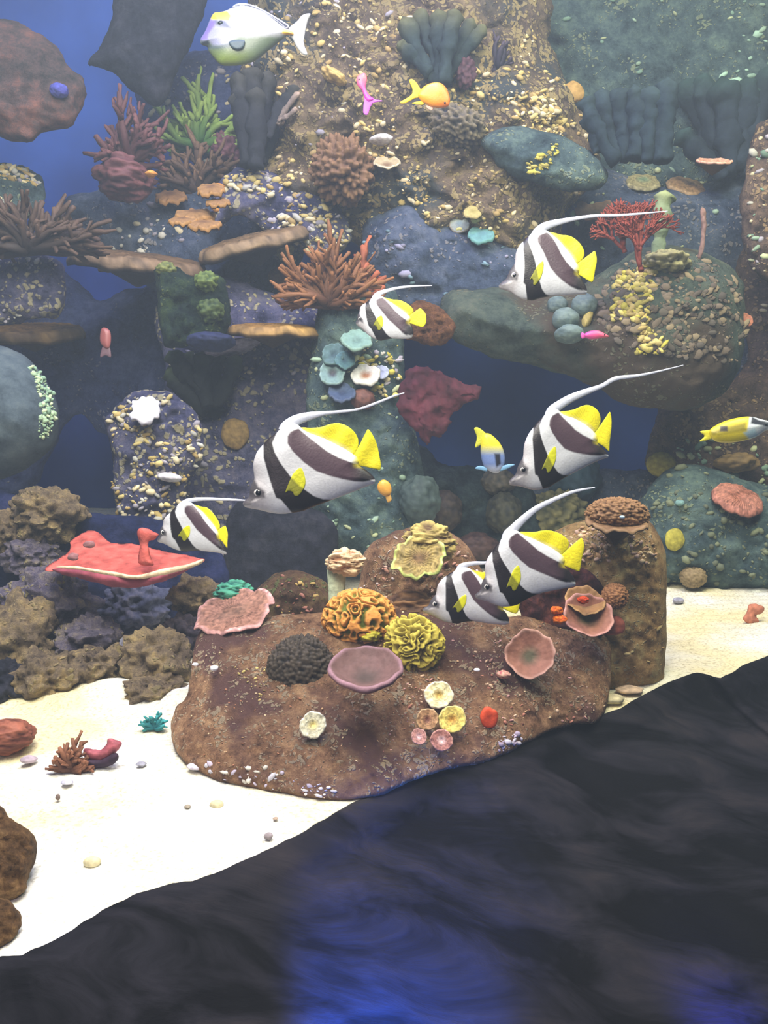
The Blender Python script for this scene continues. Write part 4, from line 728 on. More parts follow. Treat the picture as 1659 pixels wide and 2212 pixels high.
tubes('dark_tube_sponge', 3.95, [(535, 360, 515, 165, 22), (545, 360, 545, 150, 24), (560, 355, 580, 160, 20), (570, 350, 612, 190, 16), (552, 365, 552, 200, 26), (575, 300, 640, 185, 14), (530, 300, 505, 210, 14)], ((38, 40, 44), (66, 66, 58)), 3, label='tall dark tube sponge cluster below the unicornfish', cat='sponge')
tubes('pale_finger_sponge', 3.8, [(600, 270, 645, 200, 7), (585, 268, 612, 262, 8), (598, 262, 640, 235, 6)], ((120, 108, 98), (170, 150, 130)), 5, label='pale finger sponge leaning out of the dark tube sponges', cat='sponge')
bush('brown_fan_coral', 60, 540, 3.7, 330, 140, None, n=40, r=7, seed=7, sub=5, cols=((46, 40, 38), (84, 66, 52)), up=0.9, depth=0.4, curl=0.1, label='wide brown branching coral fan at the left edge', cat='coral')
def table(name, lab, u, v, d, w_, h_, c0, c1, seed, roll=0.0, **k):
    return disc(name, u, v, d, w_, h_, None, bowl=k.get('bowl', -0.10), ruffle=0.02, nruf=5, thick=0.20, stalk=0.35, cols=(c0, c1, tuple(min(255, x + 26) for x in c1), tuple(int(x * 0.6) for x in c0)), seed=seed, lobe=0.07, ridge=0.012, nridge=40, roll=roll, label=lab, cat='coral')
table('brown_table_coral', 'long brown table coral left of the wedge-shaped one', 300, 545, 3.9, 270, 66, (70, 58, 44), (98, 78, 54), 121, -0.12)
table('brown_table_coral', 'ochre topped table coral just below the long brown one', 285, 562, 3.75, 150, 40, (120, 88, 40), (146, 106, 48), 122)
table('brown_table_coral', 'wedge-shaped brown table coral tilted up to the right', 545, 505, 3.85, 250, 74, (84, 70, 50), (108, 88, 60), 123, 0.24)
table('brown_table_coral', 'brown table coral at the left edge below the purple grey rock', 70, 700, 3.6, 220, 62, (92, 72, 40), (120, 94, 48), 124, 0.0)
table('brown_table_coral', 'golden brown flat table coral left of the smallest bannerfish', 590, 698, 3.7, 196, 36, (112, 86, 44), (138, 106, 54), 125, -0.02)
rock('leafy_coral', 'dark green leafy coral in the left centre', 'coral', [(335, 600), (345, 578), (380, 572), (400, 590), (430, 600), (470, 590), (490, 630), (495, 700), (470, 742), (400, 750), (355, 745), (345, 690)], 3.8, 40, 50, mat_rock('green_leaf', (30, 46, 48), (46, 66, 54), (76, 96, 56), (128, 146, 76), 0.08, 7, 50, 1.0), 18, 50, 6, seed=131, lump=22, cell=30)
ball('lime_coral', 445, 610, 3.6, 50, 44, amp=0.3, knob=0.3, kn=3, seed=132, cols=((60, 84, 46), (140, 160, 80)), nr=30, ns=44, label='lime green coral tuft on the dark green leafy coral, the upper right one', cat='coral')
ball('lime_coral', 358, 582, 3.6, 46, 30, amp=0.3, knob=0.3, kn=3, seed=133, cols=((70, 84, 50), (136, 142, 76)), nr=30, ns=44, label='lime green coral tuft on the dark green leafy coral, the upper left one', cat='coral')
ball('lime_coral', 455, 672, 3.6, 56, 50, amp=0.3, knob=0.3, kn=3, seed=134, cols=((54, 74, 46), (100, 118, 62)), nr=30, ns=44, label='dull green coral tuft low on the dark green leafy coral', cat='coral')
tubes('dark_tube_sponge', 3.5, [(450, 890, 365, 800, 22), (455, 885, 400, 770, 22), (450, 880, 440, 765, 20), (458, 880, 475, 765, 16), (460, 880, 512, 770, 18), (445, 850, 372, 765, 22), (455, 900, 456, 850, 34)], ((30, 34, 34), (58, 70, 42)), 7, label='dark green tube sponge cluster spreading from a round foot in the left centre', cat='sponge')
ball('blue_fish_shelter', 455, 738, 3.95, 100, 44, mat_plain('navy_stone', (38, 46, 78), 0.8), amp=0.2, seed=135, label='dark blue rounded stone above the spreading tube sponge', cat='rock') 
ball('flat_stone', 500, 752, 3.7, 130, 26, mat_plain('grey_violet_stone', (140, 134, 150), 0.8), amp=0.25, seed=136, tilt=0.25, label='grey violet flat stone above the spreading tube sponge', cat='rock')
ball('yellow_disc_sponge', 508, 937, 3.6, 62, 68, mat_plain('ochre_sponge', (128, 106, 62), 0.8), dpx=24, amp=0.1, seed=137, label='dull ochre disc sponge left of the large central bannerfish', cat='sponge')
t_ = disc('white_coral', 313, 884, 3.4, 72, 56, None, bowl=0.1, ruffle=0.12, nruf=5, thick=0.3, stalk=0.5, cols=((232, 232, 244), (246, 246, 252), (240, 240, 250), (170, 170, 190)), seed=138, lobe=0.14, label='bright white ruffled coral on the left rock', cat='coral')
ball('white_shell', 366, 1031, 3.45, 52, 20, mat_plain('white_shell', (232, 220, 236), 0.5), amp=0.1, seed=139, tilt=-0.1, nr=20, ns=30, label='small white shell shape low on the left rock', cat='shell')
bush('orange_branching_coral', 710, 660, 3.75, 230, 150, None, n=50, r=5.5, seed=9, sub=5, cols=((84, 58, 42), (140, 96, 58)), up=1.0, depth=0.6, label='orange brown branching coral left of the smallest bannerfish', cat='coral')
bush('finger_coral', 785, 640, 3.65, 90, 110, None, n=12, r=7, seed=10, sub=3, cols=((84, 54, 44), (176, 100, 66)), up=1.0, depth=0.4, label='rust coloured finger coral standing over the smallest bannerfish', cat='coral')
ball('tan_polyp_coral', 605, 598, 3.6, 52, 40, amp=0.1, seed=141, cols=((128, 90, 60), (166, 126, 80)), nr=24, ns=36, label='round tan coral at the left end of the orange branching coral', cat='coral')
ball('yellow_coral', 615, 535, 3.8, 40, 50, amp=0.3, knob=0.3, kn=3, seed=142, cols=((116, 112, 76), (180, 176, 116)), nr=30, ns=40, label='pale yellow coral tuft above the orange branching coral', cat='coral')
rock('brown_sponge_coral', 'rough orange brown coral behind the tail of the smallest bannerfish', 'coral', [(885, 660), (915, 650), (950, 665), (982, 700), (975, 730), (945, 746), (900, 738), (870, 720)], 3.55, 22, 30, mat_rock('orange_brown_coral', (90, 62, 46), (128, 88, 58), (160, 112, 66), None, 0, 18, 60, 1.0), 8, 20, 4, seed=143, lump=12, cell=14)
for i, (u, v, w_, h_, cs_, lab) in enumerate([
        (790, 810, 62, 52, ((180, 130, 100), (214, 214, 206), (232, 232, 216), (110, 110, 120)), 'cream white flower-shaped coral on the reef column'), (823, 804, 34, 34, ((150, 160, 190), (170, 180, 206), (190, 200, 220), (90, 100, 120)), 'pale lavender coral touching the cream white one'),
        (718, 805, 60, 56, ((80, 84, 90), (120, 150, 146), (160, 190, 184), (60, 80, 84)), 'teal grey ring coral left of the cream white one'), (745, 778, 44, 40, ((72, 100, 110), (88, 126, 132), (110, 150, 150), (60, 80, 84)), 'blue teal coral above the ring coral'),
        (770, 735, 70, 50, ((104, 134, 126), (122, 156, 144), (140, 172, 156), (60, 80, 84)), 'large mint coral under the smallest bannerfish'), (720, 765, 52, 50, ((66, 92, 98), (84, 114, 116), (110, 140, 136), (60, 80, 84)), 'dim teal coral at the upper left of the column cluster'), (738, 848, 60, 44, ((52, 66, 92), (66, 82, 108), (90, 104, 130), (40, 50, 70)), 'dark blue coral, lowest of the column cluster')]):
    disc('mushroom_polyp', u, v, 3.36 + (0.0 if i < 2 else 0.04), w_, h_, None, bowl=0.15, ruffle=0.07, nruf=5, thick=0.25, stalk=0.8, cols=cs_, seed=150 + i, lobe=0.06, pit=0.1, nr=16, nt=64, label=lab, cat='polyp', group='mushroom polyps on the reef column')
ball('rust_sponge', 783, 862, 3.45, 50, 44, amp=0.2, seed=158, cols=((100, 72, 66), (140, 96, 80)), nr=24, ns=36, label='rust brown sponge under the cream white coral', cat='sponge')
rock('dark_red_coral', 'dark red sheet coral in the blue cave', 'coral', [(875, 815), (900, 792), (940, 800), (990, 822), (1042, 838), (1030, 862), (985, 885), (972, 905), (966, 935), (930, 945), (925, 962), (900, 930), (868, 905), (858, 870)], 3.7, 16, 40, mat_plain('dark_red_coral', (82, 36, 46), 0.8, 0.3, 25), 15, 22, 4, seed=160)

# ------------------------------------------------------------------ background corals: top and right
tubes('dark_tube_sponge', 3.95, [(945, 180, 875, 45, 20), (948, 182, 905, 30, 18), (950, 185, 945, 30, 22), (958, 182, 985, 30, 20), (962, 180, 1020, 45, 18), (965, 175, 1048, 60, 14), (930, 160, 862, 95, 16)], ((44, 58, 56), (98, 100, 66)), 9, label='dark green tube sponge cluster at the top centre above the orange fish', cat='sponge')
tubes('dark_tube_sponge', 4.1, [(1330, 350, 1262, 215, 20), (1335, 345, 1300, 200, 22), (1350, 350, 1335, 195, 22), (1370, 345, 1372, 195, 24), (1400, 350, 1408, 195, 22), (1432, 350, 1440, 180, 26), (1290, 330, 1272, 255, 18)], ((34, 48, 56), (50, 66, 68)), 11, label='dark slate tube sponge cluster at upper right, the left one', cat='sponge')
tubes('dark_tube_sponge', 4.0, [(1560, 370, 1480, 180, 26), (1570, 370, 1515, 170, 26), (1575, 380, 1560, 180, 30), (1590, 370, 1610, 175, 30), (1600, 360, 1640, 200, 26), (1560, 380, 1470, 290, 24), (1610, 380, 1665, 150, 24)], ((36, 46, 56), (52, 74, 70)), 13, label='dark slate tube sponge cluster at upper right, the one nearest the right edge', cat='sponge')
rock('speckled_rock', 'grey rock with pale patches at the right edge beside the tube sponges', 'rock', [(1625, 300), (1650, 260), (1700, 240), (1790, 240), (1790, 620), (1640, 600), (1600, 480), (1610, 380)], 4.1, 40, 60, M_brown, 14, 50, 6, seed=165, lump=12, cell=28, growth=[dict(n=90, cols=GRN + PALE, r=(3, 8), seed=9, mask=-0.1)])
table('disc_coral', 'green centred disc coral, leftmost of the three on the right ledge', 1390, 387, 3.75, 78, 52, (112, 132, 100), (142, 134, 92), 171)
table('disc_coral', 'tan disc coral, the middle one on the right ledge', 1486, 395, 3.7, 86, 60, (132, 112, 78), (146, 118, 80), 172, -0.2)
table('disc_coral', 'pinkish disc coral, rightmost on the right ledge', 1541, 356, 3.29, 80, 36, (136, 100, 88), (154, 112, 90), 173, 0.0, bowl=0.3)
fan('red_sea_fan', 1385, 585, 3.5, 1.72, 56, None, r=6.5, spread=0.27, seed=14, gen=6, cols=((112, 48, 38), (136, 62, 48)), kids=3, label='red sea fan behind the upper right bannerfish pennant', cat='coral')
fan('red_sea_fan', 1350, 545, 3.52, 1.95, 50, None, r=6, spread=0.45, seed=17, gen=5, cols=((116, 50, 40), (136, 66, 50)), kids=3, label='smaller red sea fan leaning left of the big one', cat='coral')
disc('pink_plate_coral', 1290, 462, 3.72, 90, 66, None, bowl=0.2, ruffle=0.1, nruf=4, thick=0.15, stalk=0.4, cols=((124, 112, 88), (146, 118, 92), (180, 140, 110), (80, 60, 50)), seed=175, lobe=0.1, label='pinkish tan cup coral half hidden by the red sea fan', cat='coral')
ball('knobbly_coral', 1440, 565, 3.5, 90, 46, amp=0.3, knob=0.35, kn=3.6, seed=176, cols=((104, 104, 80), (176, 170, 120)), nr=40, ns=60, label='pale yellow knobbly coral on top of the overhanging outcrop', cat='coral')
tubes('thin_sponge', 3.9, [(1510, 560, 1518, 450, 6)], ((130, 104, 96), (150, 118, 104)), 15, label='thin upright pinkish sponge right of the red sea fan', cat='sponge')
tubes('pale_sponge_column', 4.0, [(1425, 560, 1435, 420, 22)], ((112, 128, 100), (150, 160, 110)), 16, label='pale green lumpy sponge column right of the red sea fan', cat='sponge')
for i, (u, v, w_, h_, cs_, lab) in enumerate([
        (1040, 502, 58, 48, ((88, 130, 136), (98, 146, 146), (120, 176, 168), (60, 90, 90)), 'largest teal mushroom polyp left of the upper right bannerfish'), (993, 482, 44, 44, ((120, 140, 140), (140, 150, 140), (180, 170, 150), (70, 80, 80)), 'grey teal mushroom polyp, leftmost of its trio'),
        (1022, 455, 42, 34, ((150, 140, 80), (170, 160, 100), (196, 180, 120), (80, 80, 60)), 'yellowish mushroom polyp, topmost of its trio')]):
    disc('mushroom_polyp', u, v, 3.6, w_, h_, None, bowl=-0.1, ruffle=0.05, nruf=5, thick=0.25, stalk=0.8, cols=cs_, seed=180 + i, lobe=0.04, nr=16, nt=64, label=lab, cat='polyp', group='mushroom polyps left of the upper right bannerfish')
for i, (u, v, w_) in enumerate([(1046, 521, 28), (992, 497, 22), (1030, 476, 26)]):
    ball('pale_polyp', u, v, 3.48, w_, w_ * 0.5, amp=0.2, seed=185 + i, cols=((190, 190, 110), (220, 216, 140)), nr=12, ns=18, label=['bright yellow polyp on the lower rim of the largest teal mushroom polyp', 'cream polyp under the leftmost grey teal mushroom polyp', 'peach polyp between the teal and the yellowish mushroom polyps'][i], cat='polyp')
disc('pale_cup_coral', 836, 356, 3.75, 60, 40, None, bowl=0.3, ruffle=0.06, nruf=4, thick=0.2, stalk=0.5, cols=((120, 96, 70), (170, 156, 120), (206, 194, 160), (90, 80, 60)), seed=190, label='cream ring-shaped cup coral in the middle of the tan reef', cat='coral')
ball('white_stone', 825, 303, 3.8, 56, 20, mat_plain('white_stone', (226, 220, 226), 0.6), amp=0.2, seed=191, nr=16, ns=24, label='bright white flat stone on the tan reef below the pink fish', cat='rock')
ball('dark_coral_head', 990, 275, 3.9, 120, 80, amp=0.2, knob=0.3, kn=6, seed=192, cols=((40, 46, 54), (140, 128, 96)), nr=60, ns=90, tilt=-0.4, label='dark coral head with pale tips below the orange fish', cat='coral')
ball('maroon_coral', 1003, 155, 3.9, 44, 70, amp=0.3, knob=0.3, kn=4, seed=193, cols=((60, 42, 50), (96, 66, 70)), nr=40, ns=60, label='maroon lumpy coral right of the top centre tube sponges', cat='coral')
bush('dark_branching_coral', 1075, 150, 3.95, 70, 70, None, n=14, r=5, seed=20, sub=3, cols=((40, 40, 50), (70, 62, 70)), label='small dark branching coral at the top right of the maroon coral', cat='coral')
ball('ochre_sponge', 1238, 200, 4.0, 50, 46, amp=0.2, seed=194, cols=((150, 120, 60), (186, 150, 84)), nr=24, ns=36, dpx=20, tilt=0.6, label='ochre oval sponge left of the slate tube sponges', cat='sponge')
ball('brown_tree_coral', 740, 370, 4.0, 130, 130, amp=0.3, knob=0.35, kn=5, seed=195, cols=((84, 62, 48), (140, 108, 72)), nr=80, ns=120, label='brown knobbly coral head left of the cream ring-shaped coral', cat='coral')
ball('yellow_coral', 720, 165, 4.0, 60, 26, amp=0.3, knob=0.3, kn=3, seed=196, cols=((170, 140, 80), (226, 196, 120)), nr=30, ns=40, tilt=-0.5, label='bright yellow coral crust left of the pink fish', cat='coral')
disc('orange_cup_sponge', 1607, 693, 3.6, 38, 34, None, bowl=0.3, ruffle=0.04, thick=0.25, stalk=0.5, cols=((140, 84, 60), (162, 104, 78), (184, 120, 90), (90, 60, 50)), seed=197, label='small orange cup sponge on the right rim of the outcrop', cat='sponge')
ball('yellow_sponge', 1268, 690, 3.6, 20, 44, amp=0.2, seed=198, cols=((160, 146, 84), (186, 170, 100)), nr=20, ns=28, tilt=-0.4, label='slender tan sponge above the small pink fish', cat='sponge')
for i, (u, v, w_, h_, lab) in enumerate([(1222, 690, 60, 50, 'grey teal stone on the left of the outcrop, the upper one'), (1230, 722, 66, 40, 'grey teal stone left of the small pink fish'), (1205, 660, 44, 40, 'small grey stone under the belly of the upper right bannerfish'), (1262, 660, 56, 50, 'grey green stone above the slender tan sponge')]):
    ball('smooth_stone', u, v, 3.62, w_, h_, amp=0.15, seed=200 + i, cols=((92, 112, 114), (120, 138, 130)), nr=24, ns=36, label=lab, cat='rock')
disc('pink_brain_coral', 1600, 1064, 3.55, 110, 66, None, bowl=-0.25, ruffle=0.03, nruf=8, thick=0.2, stalk=0.4, cols=((156, 104, 84), (166, 112, 92), (190, 128, 110), (90, 60, 60)), seed=210, ridge=0.03, nridge=50, roll=-0.18, lobe=0.03, nr=26, nt=220, label='pinkish ridged coral plate at the right edge', cat='coral')
ball('yellow_disc_sponge', 1428, 1003, 3.7, 66, 54, mat_plain('olive_yellow_sponge', (142, 132, 50), 0.8), dpx=24, amp=0.08, seed=211, label='olive yellow disc sponge below the foxface fish', cat='sponge')
ball('yellow_disc_sponge', 1457, 1166, 3.45, 42, 50, mat_plain('yellow_green_sponge', (168, 160, 62), 0.8), dpx=20, amp=0.12, seed=212, label='yellow oval sponge right of the column top', cat='sponge')
ball('tan_coral', 1590, 1000, 3.9, 90, 40, amp=0.3, knob=0.3, kn=3, seed=213, cols=((110, 92, 62), (150, 124, 80)), nr=30, ns=40, label='tan coral crust above the pink ridged plate', cat='coral')
ball('brown_bobbly_coral', 1497, 1246, 3.62, 56, 46, amp=0.1, knob=0.2, kn=5, seed=214, cols=((120, 104, 72), (160, 140, 100)), nr=40, ns=60, label='tan bobbly coral at the back edge of the right sand', cat='coral')
ball('teal_polyp', 1468, 1086, 3.5, 20, 14, mat_plain('teal_polyp', (130, 170, 164), 0.6), amp=0.1, nr=12, ns=18, label='tiny teal polyp on the bank right of the column', cat='polyp')

# ------------------------------------------------------------------ things on the sand
def on_sand(v, hpx): return float(g(v + hpx * 0.35))
bush('teal_coral_piece', 333, 1572, on_sand(1575, 20), 60, 34, None, n=18, r=4, seed=30, sub=3, cols=((24, 96, 108), (60, 150, 150)), depth=0.6, label='small teal branching coral on the sand left of the island', cat='coral')
ball('clam_shell', 20, 1590, on_sand(1600, 60), 106, 74, amp=0.15, knob=0.2, kn=3.2, mode='layer', seed=31, cols=((96, 52, 40), (162, 98, 74)), nr=60, ns=90, label='rust brown clam-like coral on the sand at the left edge', cat='coral')
bush('brown_coral_piece', 155, 1662, on_sand(1650, 60), 80, 66, None, n=26, r=5, seed=32, sub=4, cols=((70, 44, 34), (130, 86, 60)), depth=0.5, label='brown branching coral piece on the sand, left of the pink one', cat='coral')
t = root('pink_coral_piece', P(220, 1660, on_sand(1645, 50)), label='pink coral piece with a dark base lying on the sand', cat='coral')
rock('lobe', None, None, [(182, 1618), (215, 1620), (228, 1608), (238, 1594), (262, 1604), (255, 1622), (240, 1636), (215, 1646), (185, 1640)], on_sand(1640, 50), 14, 16, mat_plain('pink_coral', (160, 84, 92), 0.7), 4, 20, 3, seed=33, parent=t)
rock('base', 'dark plum base', None, [(182, 1640), (215, 1642), (250, 1626), (256, 1640), (235, 1656), (205, 1660), (186, 1654)], on_sand(1645, 50), 12, 12, mat_plain('dark_plum', (52, 34, 50), 0.8), 3, 20, 3, seed=34, parent=t)
tubes('white_coral_stub', on_sand(1640, 40), [(178, 1645, 179, 1612, 4), (187, 1645, 187, 1618, 4)], ((214, 214, 206), (230, 230, 222)), 21, label='white coral stubs between the brown and the pink coral piece', cat='coral')
ball('clear_ring_shell', 199, 1862, on_sand(1862, 18), 38, 24, mat_plain('cream_shell', (214, 204, 160), 0.4), dpx=30, amp=0.06, seed=35, nr=20, ns=30, label='round cream shell on the open sand near the front', cat='shell')
ball('clear_ring_shell', 468, 1738, on_sand(1738, 14), 30, 20, mat_plain('cream_shell', (214, 204, 160), 0.4), dpx=26, amp=0.06, seed=36, nr=20, ns=30, label='round cream shell on the sand below the island tip', cat='shell')
for i, (u, v, w_, h_, c_, lab) in enumerate([(62, 1640, 34, 16, (176, 160, 168), 'flat lilac stone below the rust brown clam-like coral'), (305, 1650, 22, 10, (150, 150, 160), 'small grey stone right of the pink coral piece'), (125, 1722, 10, 14, (120, 104, 96), 'tiny dark stone on the left sand'), (405, 1742, 14, 8, (160, 150, 130), 'tiny grey pebble left of the round shell by the island tip'),
                                          (580, 1806, 20, 14, (150, 140, 140), 'small grey stone near the dark ledge'), (145, 1690, 26, 10, (190, 190, 206), 'flat pale blue stone below the brown coral piece'), (424, 1655, 40, 14, (206, 200, 212), 'white stone touching the lower left of the island'), (595, 1768, 12, 6, (170, 150, 130), 'tiny tan pebble below the island'),
                                          (1465, 1297, 24, 14, (160, 160, 176), 'small lilac stone on the right-hand sand'), (1360, 1490, 60, 16, (196, 170, 140), 'flat tan stone at the foot of the column'), (1322, 1510, 50, 22, (200, 190, 150), 'cream stone between island and column')]):
    ball('pebble', u, v, on_sand(v, h_) - 0.01, w_, h_, mat_plain('pebble_%d_%d_%d' % c_, c_, 0.8), amp=0.2, seed=300 + i, nr=14, ns=20, label=lab, cat='pebble')
rock('pink_rubble', 'pink brown coral rubble on the right-hand sand', 'rock', [(1604, 1338), (1612, 1322), (1620, 1305), (1650, 1310), (1646, 1325), (1632, 1330), (1640, 1342), (1622, 1350)], float(g(1346)), 10, 12, mat_plain('pink_rubble', (190, 120, 90), 0.8), 3, 20, 3, seed=41)
ball('tan_stone', 1645, 1283, float(g(1292)), 60, 28, mat_plain('tan_stone', (190, 176, 130), 0.8), amp=0.15, seed=42, nr=24, ns=36, label='flat tan stone at the right edge of the sand', cat='rock')
rock('encrusted_boulder', 'brown layered boulder at the left edge of the front sand', 'rock', [(-110, 1750), (-10, 1735), (20, 1770), (52, 1782), (80, 1820), (74, 1860), (60, 1900), (58, 1925), (10, 1946), (-110, 1960)], 0, 34, 40, mat_rock('left_boulder', (76, 56, 34), (128, 96, 58), (170, 134, 84), None, 0, 14, 60, 1.0), 10, 40, 4.5, ground=True, slope=0.0005, seed=43, lump=14, cell=26)
rock('encrusted_boulder', 'second brown boulder at the left edge, lowest on the sand', 'rock', [(-110, 1940), (0, 1940), (22, 1950), (44, 1975), (42, 2010), (10, 2040), (-110, 2080)], 0, 24, 30, mat_rock('left_boulder', (76, 56, 34), (128, 96, 58), (170, 134, 84), None, 0, 14), 8, 40, 4.5, ground=True, slope=0.0005, seed=44, lump=10, cell=24)

# ------------------------------------------------------------------ fish
def z(pts, s, ox, oy): return {k: (ox + a / s, oy + b / s) for k, (a, b) in pts.items()}
ZC = 1659 / 400.0
ALL = ('snout', 'base', 'notch', 'tailtop', 'tailbot', 'anal', 'belly', 'dtop', 'eye', 'ydf', 'fore', 'b1r')
C_ = {k: (500 + SRC[k][0] / ZC, 820 + SRC[k][1] / ZC) for k in ALL}
bannerfish('largest bannerfish, at the centre, facing down left', 1.95, C_, [(612, 934, 13), (622, 922, 15), (640, 908, 12), (668, 899, 9), (700, 893, 4.8), (740, 889, 3.2), (775, 884, 2.8), (815, 870, 3), (850, 856, 2.4), (873, 849, 1)], yawd=0.06, sp=7)
A_ = z(dict(snout=(105, 685), base=(370, 265), notch=(735, 515), tailtop=(865, 415), tailbot=(850, 660), anal=(803, 735), belly=(335, 805), dtop=(690, 305), eye=(228, 607), ydf=(485, 262), fore=(295, 340), b1r=(510, 775)), 1659 / 450, 1050, 430)
bannerfish('violet tinted bannerfish at the upper right, its pennant streaming right', 2.5, A_, [(1156, 512, 9), (1162, 502, 11), (1180, 488, 9), (1215, 478, 6), (1250, 471, 4), (1290, 466, 3.5), (1340, 465, 3), (1390, 461, 2.2), (1442, 456, 0.8)], yawd=-0.15)
D_ = z(dict(snout=(540, 1080), base=(707, 775), notch=(915, 868), tailtop=(975, 780), tailbot=(972, 950), anal=(968, 966), belly=(690, 1110), dtop=(880, 750), eye=(603, 1030), ydf=(752, 780), fore=(645, 848), b1r=(800, 1052)), 2.0, 830, 500)
bannerfish('bannerfish at the right above the island column, pennant rising steeply right', 2.3, D_, [(1184, 902, 9), (1192, 888, 11), (1207, 876, 10), (1232, 861, 9), (1265, 847, 7), (1300, 834, 5), (1330, 818, 5), (1375, 812, 3.5), (1420, 803, 2.2), (1476, 789, 1)], yawd=0.1, sp=8)
F_ = z(dict(snout=(-98, 980), base=(170, 425), notch=(690, 612), tailtop=(855, 465), tailbot=(840, 757), anal=(800, 865), belly=(225, 1075), dtop=(580, 400), eye=(15, 905), ydf=(280, 415), fore=(55, 590), b1r=(470, 965)), ZC, 1050, 1050)
bannerfish('lowest bannerfish, overlapping the one behind, in front of the island', 2.2, F_, [(1092, 1172, 10), (1098, 1156, 12), (1110, 1142, 10), (1130, 1122, 8.5), (1160, 1098, 6.5), (1200, 1078, 5), (1240, 1062, 3.5), (1285, 1053, 1)], yawd=0.05, sp=8)
G_ = z(dict(snout=(885, 895), base=(1195, 530), notch=(1600, 810), tailtop=(1720, 700), tailbot=(1730, 930), anal=(1655, 1012), belly=(1157, 1021), dtop=(1500, 575), eye=(1000, 850), ydf=(1310, 545), fore=(1095, 600), b1r=(1340, 1003)), ZC, 700, 1100)
bannerfish('rear bannerfish half hidden behind the lowest one', 2.45, G_, [(990, 1232, 6), (996, 1225, 7), (1006, 1220, 5.5), (1025, 1217, 4.5), (1050, 1216, 3.5), (1085, 1212, 3), (1120, 1205, 1.5)], yawd=0.0)
E_ = dict(snout=(340, 1166), base=(390, 1084), notch=(471, 1146), tailtop=(487, 1136), tailbot=(491, 1184), anal=(489, 1194), belly=(392, 1190), dtop=(452, 1100), eye=(353, 1150), ydf=(416, 1090), fore=(368, 1108), b1r=(434, 1190))
bannerfish('small bannerfish over the red plate coral on the left', 2.5, E_, [(389, 1094, 5), (397, 1087, 6), (410, 1081, 5), (440, 1078, 3.8), (490, 1079, 2.8), (532, 1081, 1.5)], yawd=-0.2, sp=14)
B_ = z(dict(snout=(325, 935), base=(505, 665), notch=(880, 860), tailtop=(985, 785), tailbot=(1025, 972), anal=(905, 1068), belly=(545, 1110), dtop=(800, 712), eye=(372, 895), ydf=(598, 675), fore=(425, 735), b1r=(700, 1095)), 4.74, 700, 500)
bannerfish('smallest bannerfish, upper centre beside the orange brown coral', 2.9, B_, [(807, 650, 6), (812, 641, 7), (822, 633, 5.5), (840, 627, 3.8), (860, 622, 3), (895, 618, 2.2), (933, 617, 1)], yawd=-0.15, sp=14)

# unicornfish
def unicorn_cols(pts, dist):
    x, y = pts[:, :1], pts[:, 1:]; top = np.array(lin((152, 154, 160))); mid = np.array(lin((92, 106, 86))); low = np.array(lin((120, 138, 60)))
    edge = 430 + 60 * np.clip((700 - x) / 400, 0, 1) + 20 * fbm(np.column_stack([pts / 60, pts[:, 0] * 0]), 5)[:, None]
    a = np.clip((y - edge + 30) / 60, 0, 1); c = top * (1 - a) + mid * a; b = np.clip((y - 560) / 150, 0, 1) * np.clip((900 - x) / 300, 0, 1); c = c * (1 - b) + low * b
    def m(poly, col, soft, k=1.0):
        nonlocal c
        q = bandmix(pts, np.array(poly, float), soft) * k; c = c * (1 - q) + np.array(lin(col)) * q
    m([(170, 480), (240, 360), (300, 235), (370, 250), (350, 320), (290, 400), (270, 480)], (112, 98, 168), 30)
    m([(280, 430), (330, 340), (430, 320), (540, 350), (560, 470), (500, 540), (330, 545), (290, 500)], (132, 134, 160), 40)
    m([(290, 205), (350, 148), (500, 132), (545, 190), (520, 248), (400, 235), (320, 232)], (210, 180, 60), 12)
    m([(355, 250), (470, 240), (560, 340), (470, 330), (370, 300)], (60, 66, 84), 40, 0.9)
    m([(190, 490), (280, 480), (290, 530), (200, 530)], (54, 62, 70), 20)
    m([(200, 545), (400, 548), (560, 500), (560, 560), (380, 585), (230, 580)], (70, 84, 90), 26, 0.8)
    m([(1150, 335), (1200, 350), (1300, 380), (1300, 420), (1210, 415), (1160, 400)], (246, 184, 60), 14)
    return c
UZ = 1659 / 300.0
def uconv(p): return np.column_stack([400 + p[:, 0] / UZ, p[:, 1] / UZ])
t = root('unicornfish', P(545, 142, 3.1), label='pale grey and green unicornfish with a yellow forehead at the top left', cat='fish')
UB = [(183, 470), (205, 430), (240, 370), (270, 300), (300, 225), (345, 155), (420, 145), (490, 125), (550, 95), (640, 68), (760, 74), (900, 122), (1030, 205), (1150, 300), (1230, 350), (1290, 380), (1292, 420), (1210, 422), (1150, 480), (1050, 560), (950, 640), (830, 730), (700, 772), (560, 786), (430, 776), (340, 690), (280, 610), (262, 560), (192, 532)]
fishpart('body', UB, 3.1, 26, 260, 9, unicorn_cols, t, FM, conv=uconv)
fishpart('tail_fin', [(1225, 350), (1340, 250), (1400, 180), (1497, 163), (1462, 260), (1432, 400), (1418, 520), (1462, 650), (1400, 648), (1330, 560), (1290, 480), (1255, 430)], 3.1, 3, 40, 10, (166, 168, 166), t, FINM, conv=uconv, label='pale crescent tail fin')
fishpart('dorsal_fin', [(560, 92), (620, 44), (760, 46), (900, 100), (1050, 182), (1180, 262), (1240, 308), (1205, 345), (1100, 262), (950, 165), (800, 100), (680, 78)], 3.1, 6, 12, 5, lambda p, q: np.where(q[:, None] < 14, np.array(lin((190, 196, 220))), np.array(lin((26, 30, 60)))), t, FINM, conv=uconv, label='dark dorsal fin with a white edge')
fishpart('pectoral_fin', [(520, 505), (590, 478), (700, 478), (712, 520), (690, 570), (630, 592), (560, 570)], 3.1, 3, 30, 9, (58, 76, 84), t, FINM, conv=uconv, off=29, label='dark rounded pectoral fin')
